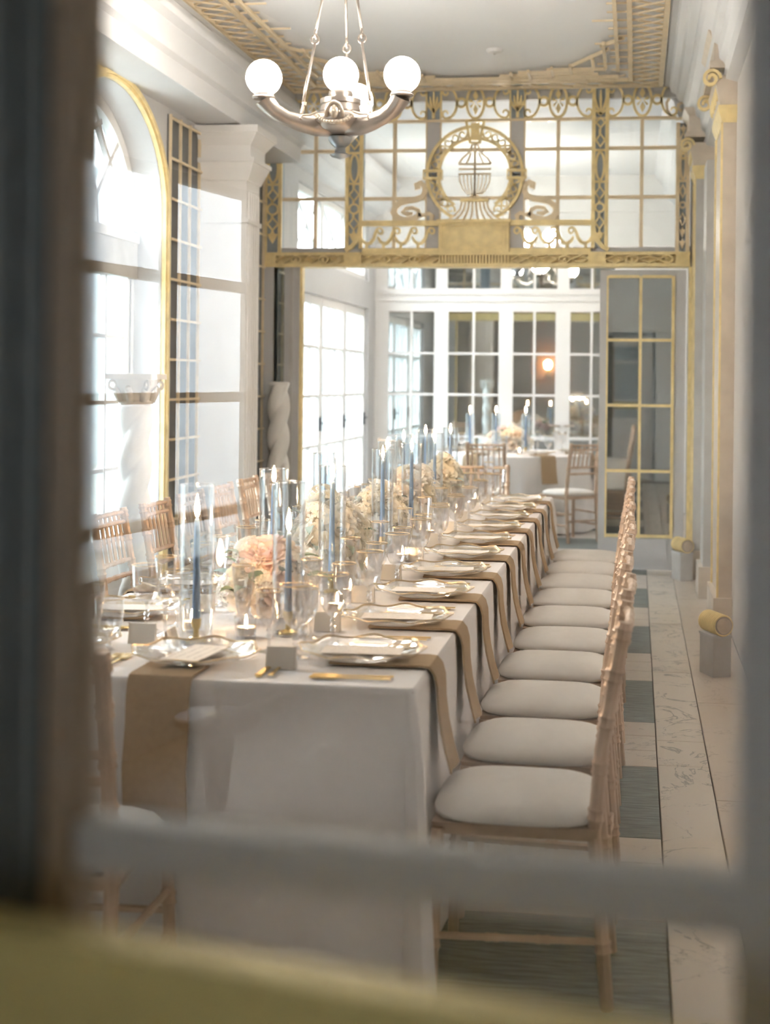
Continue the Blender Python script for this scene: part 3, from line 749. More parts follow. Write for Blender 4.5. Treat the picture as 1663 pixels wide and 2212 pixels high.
# palmettes on the two grey posts, top band
for x in (-1.64, -0.96):
    MB().box(x-0.058, x+0.058, 11.395, 11.42, 3.605, 3.85).build('band_post', 'blue_panel', ts)
    for sx in (-0.066, 0.052):
        MB().box(x+sx, x+sx+0.014, F0, 11.395, 3.60, 3.85).build('strip_border', 'gold', ts)
    p = MB()
    for a in (-50, -25, 0, 25, 50):
        t_ = radians(90+a); L = 0.17 if a == 0 else 0.14
        p.ribbon([(x, 3.66), (x+cos(t_)*L*0.4, 3.66+sin(t_)*L*0.6), (x+cos(t_)*L*0.5, 3.66+sin(t_)*L)], [0.012, 0.022, 0.01], F0, F1, 'XZ')
    p.box(x-0.012, x+0.012, F0, F1, 3.61, 3.68).build('palmette', 'gold', ts)
# top band scrollwork
def fleur(xc, zc):
    m = MB().poly([(xc, zc+0.10), (xc+0.022, zc+0.055), (xc, zc+0.012), (xc-0.022, zc+0.055)], F0, F1, 'XZ').poly([(xc, zc-0.10), (xc+0.02, zc-0.055), (xc, zc-0.012), (xc-0.02, zc-0.055)], F0, F1, 'XZ')
    for sx in (1, -1):
        m.poly([(xc+sx*0.006, zc), (xc+sx*0.045, zc+0.03), (xc+sx*0.05, zc+0.005)], F0, F1, 'XZ').poly([(xc+sx*0.006, zc), (xc+sx*0.045, zc-0.03), (xc+sx*0.035, zc-0.045)], F0, F1, 'XZ')
    m.build('fleur', 'gold', ts)
for bc in (-2.63, -1.97, -1.30, -0.635, 0.03):
    rib('oval', arc(bc, 3.735, 0.070, 0.128, 0, 345, 26), 0.020, 'gold', True)
    fleur(bc, 3.735)
    for sx in (1, -1):
        rib('ring', arc(bc+sx*0.115, 3.735, 0.034, 0.034, 0, 342, 20), 0.020, 'gold', True)
        pts = [(bc+sx*u, v) for u, v in (spiral(0.245, 3.655, 0.012, 0.032, 200, -20, 8) + arc(0.225, 3.735, -0.072, -0.118, 110, -70, 12)[1:-1] + spiral(0.245, 3.815, 0.034, 0.012, 30, -200, 8))]
        # C-scroll next to the post
        c1 = arc(0.235, 3.735, 0.085, 0.125, 100, 260, 14)
        top = spiral(0.238, 3.822, 0.040, 0.012, 95, -190, 9); bot = spiral(0.238, 3.648, 0.040, 0.012, 265, 550, 9)
        pts = [(bc+sx*u, v) for u, v in (top[::-1] + c1[1:-1] + bot)]
        rib('c_scroll', pts, [0.010+0.009*min(1, min(k_, len(pts)-1-k_)/7) for k_ in range(len(pts))])
# right-hand end scroll running down onto the cornice
e1 = [T(1425, 200), T(1428, 225), T(1420, 250), T(1428, 262), T(1442, 266), T(1458, 262)]
rib('end_scroll', [T(1436, 222), T(1430, 232), T(1432, 248), T(1440, 260), T(1452, 266), T(1466, 264), T(1476, 252), T(1474, 238), T(1464, 230), T(1454, 236), T(1454, 246), T(1462, 248)], 0.022, 'gold_lattice')
rib('end_scroll', [T(1470, 240), T(1482, 256), T(1494, 262), T(1500, 262)], 0.022, 'gold_lattice')
# bottom frieze rails, curved corner brackets, running waves
zr = 2.765
for a, b in ((-2.215, -1.59), (-1.01, -0.365)):
    MB().box(a, b, F0-0.012, 11.40, zr-0.022, zr+0.022).build('frieze_rail', 'gold', ts)
    MB().box(a, b, F0-0.012, 11.40, 2.53, 2.562).build('frieze_base', 'gold', ts)
for sx, x0 in ((1, -2.355), (-1, -0.225)):
    pts = [(x0+sx*u, v) for u, v in [(0.0, 2.545), (0.05, 2.575), (0.09, 2.62), (0.115, 2.68), (0.125, 2.76)]]
    rib('corner_bracket', pts, 0.036, 'gold', d0=F0-0.012)
def waves(x0, x1, n, sx):
    st = (x1-x0-0.05)/n; q = st/0.155
    for k in range(n):
        xa = x0+st*k if sx > 0 else x1-st*k
        base = [(-0.012, 2.655), (0.006, 2.620), (0.040, 2.598), (0.075, 2.608), (0.102, 2.640), (0.116, 2.680), (0.132, 2.712)]
        curl = spiral(0.160, 2.700, 0.030, 0.014, 140, -200, 14)
        pts = [(xa+sx*u*q, v) for u, v in base+curl]
        rib('wave_scroll', pts, [0.016, 0.024, 0.030, 0.028, 0.026, 0.024, 0.022]+[0.020-0.010*i_/14 for i_ in range(15)])
        cx_, cz_ = xa+sx*0.038*q, 2.577
        MB().poly([(cx_+0.014*cos(2*pi*i_/12), cz_+0.014*sin(2*pi*i_/12)) for i_ in range(12)], F0, F1, 'XZ').build('bead', 'gold', ts)
waves(-2.215, -1.60, 4, 1)
waves(-1.0, -0.37, 4, -1)
# pedestal
MB().box(-1.585, -1.015, F0-0.03, 11.40, 2.53, 2.765).build('pedestal_block', 'gold', ts)
MB().box(-1.60, -1.0, F0-0.045, 11.40, 2.765, 2.792).build('pedestal_cap', 'gold', ts)
o_ = [(-1.53, 2.60), (-1.50, 2.58), (-1.10, 2.58), (-1.07, 2.60), (-1.07, 2.70), (-1.10, 2.72), (-1.50, 2.72), (-1.53, 2.70)]
MB().ribbon([(-1.555, 2.555), (-1.045, 2.555), (-1.045, 2.745), (-1.555, 2.745)], 0.014, F0-0.042, F0-0.03, 'XZ', True).build('pedestal_border', 'gold', ts)
MB().poly(o_, F0-0.038, F0-0.03, 'XZ').build('pedestal_tablet', 'gold', ts)
# wreath ring
WC = (-1.30, 3.155)
def ringarc(r0, a0, a1, wd, name='wreath_rim', d0=F0-0.01):
    rib(name, [(WC[0]+r0*cos(radians(a)), WC[1]+r0*sin(radians(a))) for a in [a0+(a1-a0)*i/40 for i in range(41)]], wd, 'gold', d0=d0)
ringarc(0.385, -62, 242, 0.026); ringarc(0.292, -56, 236, 0.022)
for k in range(26):
    a = -55+290*k/25
    if 80 < a < 100: continue
    sgn = 1 if k % 2 else -1
    ar = radians(a); c_ = (WC[0]+0.339*cos(ar), WC[1]+0.339*sin(ar))
    s = spiral(0, 0, 0.038, 0.014, a+90*sgn, a+90*sgn+sgn*380, 16)
    rib('wreath_scroll', [(c_[0]+u, c_[1]+v) for u, v in s], [0.016-0.007*i_/16 for i_ in range(17)])
for sx in (-1, 1):
    x = WC[0]+sx*0.34
    MB().ribbon([(x-0.075, WC[1]-0.03), (x+0.075, WC[1]-0.03), (x+0.075, WC[1]+0.03), (x-0.075, WC[1]+0.03)], 0.024, F0-0.022, F1, 'XZ', True).build('wreath_clasp', 'gold', ts)
    MB().box(x-0.05, x+0.05, F0, F1, WC[1]-0.02, WC[1]+0.02).build('clasp_panel', 'blue_panel', ts)
MB().ribbon([(-1.372, 3.585), (-1.228, 3.585), (-1.262, 3.41), (-1.338, 3.41)], 0.024, F0-0.02, F1, 'XZ', True).build('keystone', 'gold', ts)
MB().box(-1.335, -1.265, F0-0.004, F1, 3.43, 3.57).build('keystone_panel', 'gold', ts)
rib('keystone_ring', arc(-1.30, 3.52, 0.018, 0.022, 0, 330, 12), 0.012, 'gold', True, F0-0.012)
# urn inside the wreath
for k in range(9):
    u = -1+2*k/8
    pts = [(-1.30+u*0.055, 2.995), (-1.30+u*0.095, 3.04), (-1.30+u*0.12, 3.10), (-1.30+u*0.122, 3.16)]
    rib('urn_rib', pts, 0.009, 'gold_lattice')
for z, hw in ((3.16, 0.13), (3.20, 0.13), (3.24, 0.13)):
    MB().box(-1.30-hw, -1.30+hw, F0, F1, z-0.007, z+0.007).build('urn_band', 'gold_lattice', ts)
for sx in (-1, 1):
    rib('urn_lid', [(-1.30+sx*0.13, 3.245), (-1.30+sx*0.10, 3.29), (-1.30+sx*0.05, 3.33), (-1.30+sx*0.02, 3.40)], 0.015, 'gold_lattice')
    rib('urn_lid', [(-1.30+sx*0.07, 3.245), (-1.30+sx*0.03, 3.33)], 0.012, 'gold_lattice')
MB().sphere((-1.30, F0, 3.405), 0.018, 8, 6).build('urn_finial', 'gold_lattice', ts)
MB().box(-1.308, -1.292, F0, F1, 2.98, 3.40).build('urn_spine', 'gold_lattice', ts)
MB().poly([(-1.36, 2.96), (-1.24, 2.96), (-1.275, 2.995), (-1.325, 2.995)], F0, F1, 'XZ').build('urn_foot', 'gold_lattice', ts)
MB().box(-1.415, -1.185, F0-0.012, F1, 2.935, 2.962).build('urn_plinth', 'gold', ts)
for k in range(8):
    u = -1+2*k/7
    rib('flared_rib', [(-1.30+u*0.10, 2.935), (-1.30+u*0.115, 2.88), (-1.30+u*0.155, 2.83), (-1.30+u*0.21, 2.792)], 0.017, 'gold_lattice')
# S-scrolls either side of the wreath
for sx in (1, -1):
    def S(px, py): 
        x, z = T(px, py); return (WC[0]+sx*(x-WC[0]), z)
    main = [S(905, 410), S(902, 400), S(910, 396), S(919, 404), S(920, 416), S(914, 426), S(900, 432), S(884, 434), S(868, 438), S(856, 448), S(852, 460), S(860, 472), S(876, 478), S(896, 474), S(908, 466), S(906, 456), S(894, 450), S(878, 452), S(872, 459), S(882, 464), S(894, 462)]
    rib('s_scroll', main, [0.05, 0.05, 0.045, 0.04, 0.045, 0.045, 0.05, 0.05, 0.05, 0.05, 0.055, 0.055, 0.055, 0.05, 0.045, 0.035, 0.03, 0.03, 0.04, 0.04, 0.02], 'gold_lattice')
    rib('s_scroll_tail', [S(905, 464), S(918, 466), S(928, 462), S(936, 468), S(934, 478)], [0.03, 0.03, 0.035, 0.04, 0.03], 'gold_lattice')

# ================================================================== CEILING TRELLIS
zc0, zc1 = ZC-0.045, ZC-0.02
ct = thing('ceiling_trellis', 'gilded trellis border around the edge of the ceiling', 'trellis', (-1.30, 6.2, ZC))
def cbar(x0, y0, x1, y1, wd, z0=zc0, z1=zc1, nm='trellis_bar'):
    MB().ribbon([(x0, y0), (x1, y1)], wd, z0, z1, 'XY').build(nm, 'gold_lattice', ct)
CXm = -1.305; ys, ye = 6.6, 11.30
for sx in (1, -1):
    X = lambda d: CXm+sx*d
    cbar(X(1.475), ys, X(1.475), ye, 0.036, nm='long_rail'); cbar(X(1.242), ys, X(1.242), 11.08, 0.034, nm='long_rail')
    cbar(X(1.150), ys, X(1.150), 10.72, 0.026, nm='long_rail'); cbar(X(1.06), 9.85, X(1.06), 10.62, 0.022)
    cbar(X(0.97), 10.28, X(0.97), 10.60, 0.022)
    k = 0; y = ys
    while y < ye-0.1:
        y1 = min(y+0.10, ye)
        cbar(X(1.475), y, X(1.242), y1+0.06, 0.014, zc0+0.004, zc1-0.012); cbar(X(1.475), y1+0.06, X(1.242), y, 0.012, zc1-0.012, zc1)
        y += 0.155; k += 1
    for j in range(14):
        y = 8.0+0.21*j
        cbar(X(1.242), y, X(1.10-(0.10 if j % 3 == 0 else 0)), y, 0.014, zc1-0.01, zc1, 'cross_bar')
    cbar(X(1.20), 9.70, X(1.04), 9.93, 0.016); cbar(X(1.09), 10.02, X(0.80), 10.55, 0.014)
    # corner: stepped bars
    for j, (a, b, yy) in enumerate([(1.06, 0.62, 10.66), (0.97, 0.40, 10.74), (1.0, 0.25, 10.84), (1.15, 0.0, 10.93)]):
        cbar(X(a), yy, X(b), yy, 0.022, nm='stepped_bar')
    for d_, y0_, y1_ in ((0.80, 10.52, 10.80), (0.66, 10.60, 10.88), (0.48, 10.68, 10.92), (0.34, 10.76, 10.95)):
        cbar(X(d_), y0_, X(d_), y1_, 0.020)
    for j in range(7):
        a = 1.40-0.20*j
        cbar(X(a), 11.28, X(a-0.42), 10.92, 0.015, zc0+0.004, zc1-0.012)
        cbar(X(a-0.42), 11.28, X(a), 10.92, 0.012, zc1-0.012, zc1)
cbar(CXm-1.475, 11.28, CXm+1.475, 11.28, 0.034, nm='end_rail'); cbar(CXm-1.242, 11.06, CXm+1.242, 11.06, 0.040, nm='end_rail')
cbar(CXm-0.9, 10.98, CXm+0.9, 10.98, 0.022, nm='end_rail')
t = thing('smoke_detector', 'small white disc detector on the plain ceiling', 'detector', (-1.02, 10.1, ZC))
MB().lathe([(0.02, -0.03), (0.05, -0.022), (0.06, -0.005), (0.06, 0.0)], 16, (-1.02, 10.1, ZC)).build('housing', 'detector', t, smooth='auto')
MB().lathe([(0.008, -0.036), (0.012, -0.03)], 8, (-1.02, 10.1, ZC)).build('sensor', 'stone_grey', t)

# ================================================================== GLASS DOOR THE VIEW PASSES THROUGH
rz = radians(-5.5)
d1 = struct_root('door_1', 'glass door ajar with pale muntin, dark stile and gold push rail', 'door', (0, 0.8, 0)); d1.rotation_euler = (0, 0, rz)
WL[d1.name] = Vector((0, 0, 0))
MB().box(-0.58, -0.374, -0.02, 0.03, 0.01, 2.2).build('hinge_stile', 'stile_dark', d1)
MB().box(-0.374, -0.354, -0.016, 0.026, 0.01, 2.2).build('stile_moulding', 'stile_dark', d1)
MB().box(-0.354, -0.335, -0.012, 0.022, 0.95, 2.05).build('stile_bead', 'stile_tan', d1)
MB().box(0.058, 0.26, -0.02, 0.03, 0.01, 2.2).build('lock_stile', 'stile_light', d1)
MB().box(-0.354, 0.058, -0.02, 0.03, 0.01, 0.95).build('bottom_panel', 'stile_light', d1)
MB().box(-0.354, 0.058, -0.02, 0.03, 2.05, 2.2).build('top_rail', 'stile_light', d1)
MB().box(-0.335, 0.058, -0.008, 0.020, 1.200, 1.229).build('muntin', 'stile_light', d1)
MB().box(-0.335, 0.058, -0.008, 0.020, 1.78, 1.82).build('muntin', 'stile_light', d1)
MB().box(-0.335, 0.058, -0.003, -0.002, 0.95, 1.200).build('pane', 'door_glass', d1)
MB().box(-0.335, 0.058, -0.003, -0.002, 1.229, 1.78).build('pane', 'door_glass', d1)
g = MB(); ca, sa = cos(radians(-7.7)), sin(radians(-7.7))
for (u0, u1, v0, v1, z0, z1) in ((-0.40, 0.36, -0.014, 0.014, 1.112, 1.204), (-0.40, 0.36, -0.02, 0.02, 1.085, 1.112)):
    b = MB().box(u0, u1, v0, v1, z0, z1)
    g._add([(-0.18+x*ca-y*sa, -0.118+x*sa+y*ca, z) for x, y, z in b.v], b.f)
g.build('push_rail', 'gold_yellow', d1)
MB().box(-0.572, -0.545, -0.066, -0.02, 1.12, 1.19).build('rail_bracket', 'gold_yellow', d1)
MB().box(0.145, 0.172, -0.165, -0.02, 1.12, 1.19).build('rail_bracket', 'gold_yellow', d1)

# ================================================================== CHANDELIERS
def globe_lamp(r, p):
    ld = bpy.data.lights.new('globe_lamp', 'POINT'); ld.energy = 17.0; ld.color = (1.0, 0.88, 0.77); ld.shadow_soft_size = 0.097
    lo = bpy.data.objects.new('globe_lamp', ld); col.objects.link(lo); lo.parent = r; lo.location = p
def chandelier(loc, label, top=1.195):
    cx_, cy_, zt = loc      # zt = height of the finial tip
    r = thing('chandelier', label, 'chandelier', (cx_, cy_, zt), group='bronze globe chandeliers')
    def P(x, y, z): return (cx_+x, cy_+y, zt+z)
    MB().lathe([(0.004, 0), (0.045, 0.012), (0.055, 0.022), (0.03, 0.034), (0.026, 0.06), (0.05, 0.08), (0.062, 0.10), (0.066, 0.115), (0.05, 0.12)], 24, P(0, 0, 0)).build('finial', 'bronze_grey', r, smooth='auto')
    MB().lathe([(0.05, 0.118), (0.13, 0.15), (0.165, 0.19), (0.155, 0.225), (0.11, 0.245), (0.04, 0.25)], 28, P(0, 0, 0)).build('bowl', 'bronze', r, smooth=True)
    angs = [210, 330, 90]
    for a in angs:
        ca, sa = cos(radians(a)), sin(radians(a))
        prof = [(0.06, 0.175, 0.062), (0.14, 0.168, 0.056), (0.22, 0.175, 0.046), (0.30, 0.195, 0.040), (0.36, 0.225, 0.042), (0.40, 0.262, 0.048), (0.415, 0.285, 0.055)]
        MB().tube([P(ca*d, sa*d, z) for d, z, q in prof], [q for d, z, q in prof], 14).build('horn_arm', 'bronze', r, smooth='auto')
        tip = P(ca*0.42, sa*0.42, 0)
        cp = MB().lathe([(0.055, 0.283), (0.062, 0.292), (0.058, 0.298), (0.045, 0.302), (0.045, 0.318), (0.04, 0.318)], 20, tip).build('socket', 'bronze', r, smooth='auto')
        MB().sphere((tip[0], tip[1], zt+0.395), 0.094, 24, 16).build('globe', 'globe_light', r, smooth=True)
        globe_lamp(r, (ca*0.42, sa*0.42, 0.395))
        # suspension rod: hook, lower rod, ring, upper rod
        hk = [P(ca*d, sa*d, z) for d, z in ((0.215, 0.225), (0.205, 0.265))]
        MB().tube(hk, 0.008, 8).tube([P(ca*0.2+0.0*sa, sa*0.2, 0.268+0.0), P(ca*0.2, sa*0.2, 0.285)], 0.012, 8).build('hook', 'bronze_pale', r)
        MB().tube([P(ca*0.205, sa*0.205, 0.285), P(ca*0.195, sa*0.195, 0.36), P(ca*0.145, sa*0.145, 0.60)], [0.009, 0.008, 0.007], 8).build('lower_rod', 'bronze', r, smooth=True)
        MB().tube([P(ca*0.145+0.02*cos(q), sa*0.145, 0.62+0.022*sin(q)) for q in [2*pi*i/14 for i in range(14)]], 0.0055, 6, closed=True).tube([P(ca*0.143, sa*0.143+0.02*cos(q), 0.648+0.022*sin(q)) for q in [2*pi*i/14 for i in range(14)]], 0.0055, 6, closed=True).build('chain_link', 'bronze', r, smooth=True)
        MB().tube([P(ca*0.141, sa*0.141, 0.668), P(ca*0.04, sa*0.04, top)], 0.0075, 8).build('upper_rod', 'bronze', r, smooth=True)
    MB().lathe([(0.10, 0.236), (0.11, 0.25), (0.10, 0.285), (0.108, 0.29), (0.108, 0.315), (0.06, 0.318), (0.066, 0.345), (0.06, 0.36)], 26, P(0, 0, 0)).build('centre_socket', 'bronze', r, smooth='auto')
    MB().sphere(P(0, 0, 0.448), 0.094, 24, 16).build('globe', 'globe_light', r, smooth=True)
    globe_lamp(r, (0, 0, 0.448))
    MB().lathe([(0.02, top-0.075), (0.055, top-0.06), (0.07, top-0.03), (0.07, top-0.055+0.055)], 20, P(0, 0, 0)).build('ceiling_rose', 'bronze', r, smooth='auto')
    # mask with veil and swag on the side of the bowl
    mk = MB().sphere(P(0.0, -0.16, 0.225), 0.03, 14, 10, 0.85, 0.8, 1.25).sphere(P(0, -0.186, 0.222), 0.007, 6, 5, 0.8, 1, 1.4).build('mask', 'bronze_pale', r, smooth=True)
    MB().tube([P(-0.045, -0.155, 0.195), P(-0.04, -0.16, 0.235), P(-0.022, -0.165, 0.262), P(0, -0.165, 0.272), P(0.022, -0.165, 0.262), P(0.04, -0.16, 0.235), P(0.045, -0.155, 0.195)], 0.011, 8).build('veil', 'bronze_pale', mk, smooth=True)
    sw = MB()
    for i in range(15):
        q = radians(200+140*i/14)
        sw.sphere(P(0.095*cos(q), -0.165+0.02*abs(cos(q)), 0.225+0.055*sin(q)), 0.012, 7, 5, 1.3, 0.8, 1)
    sw.build('laurel_swag', 'bronze_pale', r, smooth=True)
    for sx in (-1, 1):
        MB().tube([P(sx*0.095, -0.145, 0.225), P(sx*0.13, -0.14, 0.212), P(sx*0.17, -0.145, 0.21), P(sx*0.185, -0.15, 0.195), P(sx*0.175, -0.155, 0.185)], 0.0055, 6).build('ribbon', 'bronze_pale', r, smooth=True)
    return r
chandelier((-1.565, 7.40, 2.665), 'bronze chandelier with lit white globes above the long table')
chandelier((-1.22, 14.6, 2.555), 'bronze chandelier with lit white globes in the far room', ZC-2.555)

# ================================================================== CHIAVARI CHAIRS
def bamboo(pts, r, rings, n=8):
    """tube along a polyline with raised bamboo nodes at the given fractions"""
    pts = [Vector(p) for p in pts]
    L = [0.0]
    for a, b in zip(pts, pts[1:]): L.append(L[-1]+(b-a).length)
    tot = L[-1]
    def at(t):
        d = t*tot
        for i in range(len(pts)-1):
            if d <= L[i+1]+1e-9:
                return pts[i].lerp(pts[i+1], (d-L[i])/(L[i+1]-L[i]))
        return pts[-1]
    ks = [(0.0, r)]
    for g_ in rings:
        e = 0.012/tot
        ks += [(g_-1.6*e, r), (g_-e, r*1.28), (g_, r*1.05), (g_+e, r*1.28), (g_+1.6*e, r)]
    ks += [(L[i]/tot, r) for i in range(1, len(L)-1)] + [(1.0, r)]
    ks = sorted(k for k in ks if 0 <= k[0] <= 1)
    return MB().tube([at(k[0]) for k in ks], [k[1] for k in ks], n)
def make_chair_meshes():
    R_ = {}
    hw, hb = 0.195, 0.175     # half width front / back; local +Y is the sitter's front
    post = lambda s: [(s*hb, -0.235, 0.0), (s*hb, -0.20, 0.42), (s*hb*0.98, -0.215, 0.62), (s*hb*0.97, -0.268, 0.925)]
    R_['back_post'] = [bamboo(post(s), 0.017, (0.16, 0.31, 0.50, 0.62, 0.74, 0.86, 0.97)).mesh('back_post', 'chair_gold', 'auto') for s in (-1, 1)]
    R_['front_leg'] = [bamboo([(s*(hw+0.012), 0.188, 0.0), (s*hw, 0.176, 0.42)], 0.0155, (0.35, 0.6, 0.88)).mesh('front_leg', 'chair_gold', 'auto') for s in (-1, 1)]
    R_['seat_frame'] = [MB().frustum((-hb-0.012, hb+0.012, -0.205, 0.185), 0.402, (-hw-0.005, hw+0.005, -0.21, 0.19), 0.433).mesh('seat_frame', 'chair_gold')]
    yb_ = lambda z: -0.20-0.0715*max(0, z-0.42)/0.2 if z < 0.62 else -0.215-0.174*(z-0.62)
    rails = []
    for z in (0.905, 0.865, 0.70, 0.64):
        rails.append(bamboo([(-hb, yb_(z)-0.0, z), (-hb*0.5, yb_(z)-0.012, z), (hb*0.5, yb_(z)-0.012, z), (hb, yb_(z), z)], 0.0105, (0.25, 0.5, 0.75), 7).mesh('back_rail', 'chair_gold', 'auto'))
    R_['back_rail'] = rails
    R_['spindle'] = [bamboo([(x, yb_(0.70)-0.010, 0.70), (x, yb_(0.905)-0.010, 0.905)], 0.0075, (0.5,), 6).mesh('spindle', 'chair_gold', 'auto') for x in [hb*(-1+2*(k+1)/7) for k in range(6)]]
    st = []
    for s in (-1, 1):
        for z in (0.16, 0.27):
            st.append(bamboo([(s*hb, -0.222+0.04*(z-0.16), z), (s*(hw+0.006), 0.184, z)], 0.0095, (0.35, 0.65), 6).mesh('stretcher', 'chair_gold', 'auto'))
    st.append(bamboo([(-hw, 0.182, 0.22), (hw, 0.182, 0.22)], 0.0095, (0.35, 0.65), 6).mesh('stretcher', 'chair_gold', 'auto'))
    st.append(bamboo([(-hb, -0.218, 0.20), (hb, -0.218, 0.20)], 0.0095, (0.35, 0.65), 6).mesh('stretcher', 'chair_gold', 'auto'))
    R_['stretcher'] = st
    return R_
CH = make_chair_meshes()
def cushion_mesh(mat):
    m = MB(); n = 40; prof = [(0.0, 0.056), (0.35, 0.0545), (0.62, 0.050), (0.82, 0.042), (0.94, 0.030), (1.0, 0.016), (0.985, 0.005), (0.93, 0.0)]
    vs = []; fs = []
    for s, z in prof[1:]:
        for i in range(n):
            a = 2*pi*i/n; c, d = cos(a), sin(a)
            k = (abs(c)**4.2+abs(d)**4.2)**(-1/4.2)
            vs.append((c*k*s*0.212, d*k*s*0.208-0.008, 0.433+z))
    top = len(vs); vs.append((0, -0.008, 0.433+0.056))
    R = len(prof)-1
    for i in range(n):
        k = (i+1) % n
        fs.append((top, i, k))
        for j in range(R-1): fs.append((j*n+i, (j+1)*n+i, (j+1)*n+k, j*n+k))
    fs.append(tuple((R-1)*n+i for i in range(n)))
    return m._add(vs, fs).mesh('cushion', mat, True)
CUSH = {'cushion': cushion_mesh('cushion')}
def chair(loc, rz, label, group, cush='cushion'):
    r = thing('chiavari_chair', label, 'chair', loc, rz, group)
    for nm, ms in CH.items():
        for me in ms: part(nm, me, r)
    part('seat_cushion', CUSH[cush], r)
    return r
TX, TY0, TY1, TZ = -1.115, 3.36, 9.10, 0.76       # long table: centre x, ends, height
PY = [3.66+0.547*i for i in range(10)]
jit = random.Random(3)
for i, y in enumerate(PY):
    chair((-0.285+jit.uniform(-0.004, 0.010), y-0.06+jit.uniform(-0.012, 0.012), 0), radians(90+jit.uniform(-1.5, 1.5)),
          f'gold bamboo-style chair with ivory cushion, {ORD[i]} from the table head on the marble-aisle side', 'chairs along the marble-aisle side')
for i, y in enumerate(PY):
    chair((TX-0.838+jit.uniform(-0.01, 0.01), y-0.02, 0), radians(-90+jit.uniform(-1.5, 1.5)),
          f'gold bamboo-style chair with ivory cushion, {ORD[i]} from the table head on the window side', 'chairs along the window side')
chair((-1.285, 3.10, 0), radians(4), 'gold bamboo-style chair at the head of the long table, its back to the glass door', 'chairs at the long table ends')
chair((-1.02, 9.38, 0), radians(182), 'gold bamboo-style chair at the foot of the long table by the transom doorway', 'chairs at the long table ends')

# ================================================================== LONG TABLE AND CLOTH
t = thing('banquet_table', 'long wooden banquet table under the white cloth', 'table', (TX, (TY0+TY1)/2, 0))
MB().box(TX-0.595, TX+0.595, TY0+0.005, TY1-0.005, 0.72, 0.752).build('tabletop', 'wood_brown', t)
for x in (TX-0.4, TX+0.4):
    for y in (TY0+0.4, (TY0+TY1)/2, TY1-0.4):
        MB().box(x-0.03, x+0.03, y-0.03, y+0.03, 0, 0.72).build('leg', 'wood_brown', t)
def draped_cloth(name, outline, z_top, label, mat, folds, amp, hem=0.012, flare=0.05, seed=1):
    """outline: closed list of (x, y, nx, ny) around the table edge"""
    rnd = random.Random(seed); n = len(outline)
    ph = [rnd.uniform(0, 6.28) for _ in range(3)]
    levels = [(-0.014, z_top), (-0.006, z_top), (0.0, z_top-0.006), (0.002, z_top-0.02)] + [(None, z_top-0.02-(z_top-0.02-hem)*k/9) for k in range(1, 10)]
    vs = []; fs = []
    for off, z in levels:
        for i, (x, y, nx, ny) in enumerate(outline):
            if off is None:
                t_ = (z_top-z)/z_top
                u = i/n*2*pi
                w_ = 0.5*sin(folds*u+ph[0])+0.3*sin(folds*1.73*u+ph[1])+0.2*sin(folds*2.9*u+ph[2])
                o = 0.004+flare*t_+amp*t_**1.2*w_
                vs.append((x+nx*o, y+ny*o, z))
            else:
                l_ = sqrt(nx*nx+ny*ny); vs.append((x+nx/l_*off, y+ny/l_*off, z))
    for j in range(len(levels)-1):
        for i in range(n):
            k = (i+1) % n
            fs.append((j*n+i, j*n+k, (j+1)*n+k, (j+1)*n+i))
    cxm = sum(o[0] for o in outline)/n; cym = sum(o[1] for o in outline)/n
    vs.append((cxm, cym, z_top)); fs += [(i, (i+1) % n, len(vs)-1) for i in range(n)]
    m = MB(); m._add(vs, fs)
    o = m.build(name, mat, None, 'auto', (cxm, cym, 0))
    return tag(o, label, 'tablecloth')
def rect_outline(x0, x1, y0, y1, step=0.03, cr=0.02):
    out = []
    def seg(ax, ay, bx, by, nx, ny):
        L = sqrt((bx-ax)**2+(by-ay)**2); n = max(2, int(L/step))
        for i in range(n+1): out.append((ax+(bx-ax)*i/n, ay+(by-ay)*i/n, nx, ny))
    def cor(cx0, cy0, a0):
        for i in range(1, 6):
            a = radians(a0+90*i/6); k = 1.0+4.5*sin(pi*i/6)
            out.append((cx0+cr*cos(a), cy0+cr*sin(a), cos(a)*k, sin(a)*k))
    seg(x0+cr, y0, x1-cr, y0, 0, -1); cor(x1-cr, y0+cr, -90)
    seg(x1, y0+cr, x1, y1-cr, 1, 0); cor(x1-cr, y1-cr, 0)
    seg(x1-cr, y1, x0+cr, y1, 0, 1); cor(x0+cr, y1-cr, 90)
    seg(x0, y1-cr, x0, y0+cr, -1, 0); cor(x0+cr, y0+cr, 180)
    return out
draped_cloth('tablecloth', rect_outline(TX-0.6, TX+0.6, TY0, TY1), TZ, 'floor-length white cloth draped over the long table', 'cloth', 38, 0.009, flare=0.012)

# ================================================================== TABLEWARE MESHES
def scallop(r, i, n): return r*(1+0.030*cos(8*2*pi*i/n)+0.012*cos(16*2*pi*i/n))
def plate_mesh():
    n = 96; prof = [(0.02, 0.010), (0.10, 0.010), (0.118, 0.014), (0.150, 0.024), (0.163, 0.029), (0.163, 0.025), (0.148, 0.018), (0.11, 0.005), (0.08, 0.0), (0.02, 0.0)]
    vs = []; fs = []
    for r, z in prof:
        k = max(0, (r-0.10)/0.063)
        for i in range(n):
            a = 2*pi*i/n; q = r*(1-k)+scallop(r, i, n)*k
            vs.append((q*cos(a), q*sin(a), z+k*0.004*cos(8*a)))
    for j in range(len(prof)-1):
        for i in range(n):
            m = (i+1) % n; fs.append((j*n+i, j*n+m, (j+1)*n+m, (j+1)*n+i))
    fs.append(tuple(range(n))); o = (len(prof)-1)*n; fs.append(tuple(o+i for i in range(n-1, -1, -1)))
    return MB()._add(vs, fs).mesh('plate_body', 'plate_glass', True)
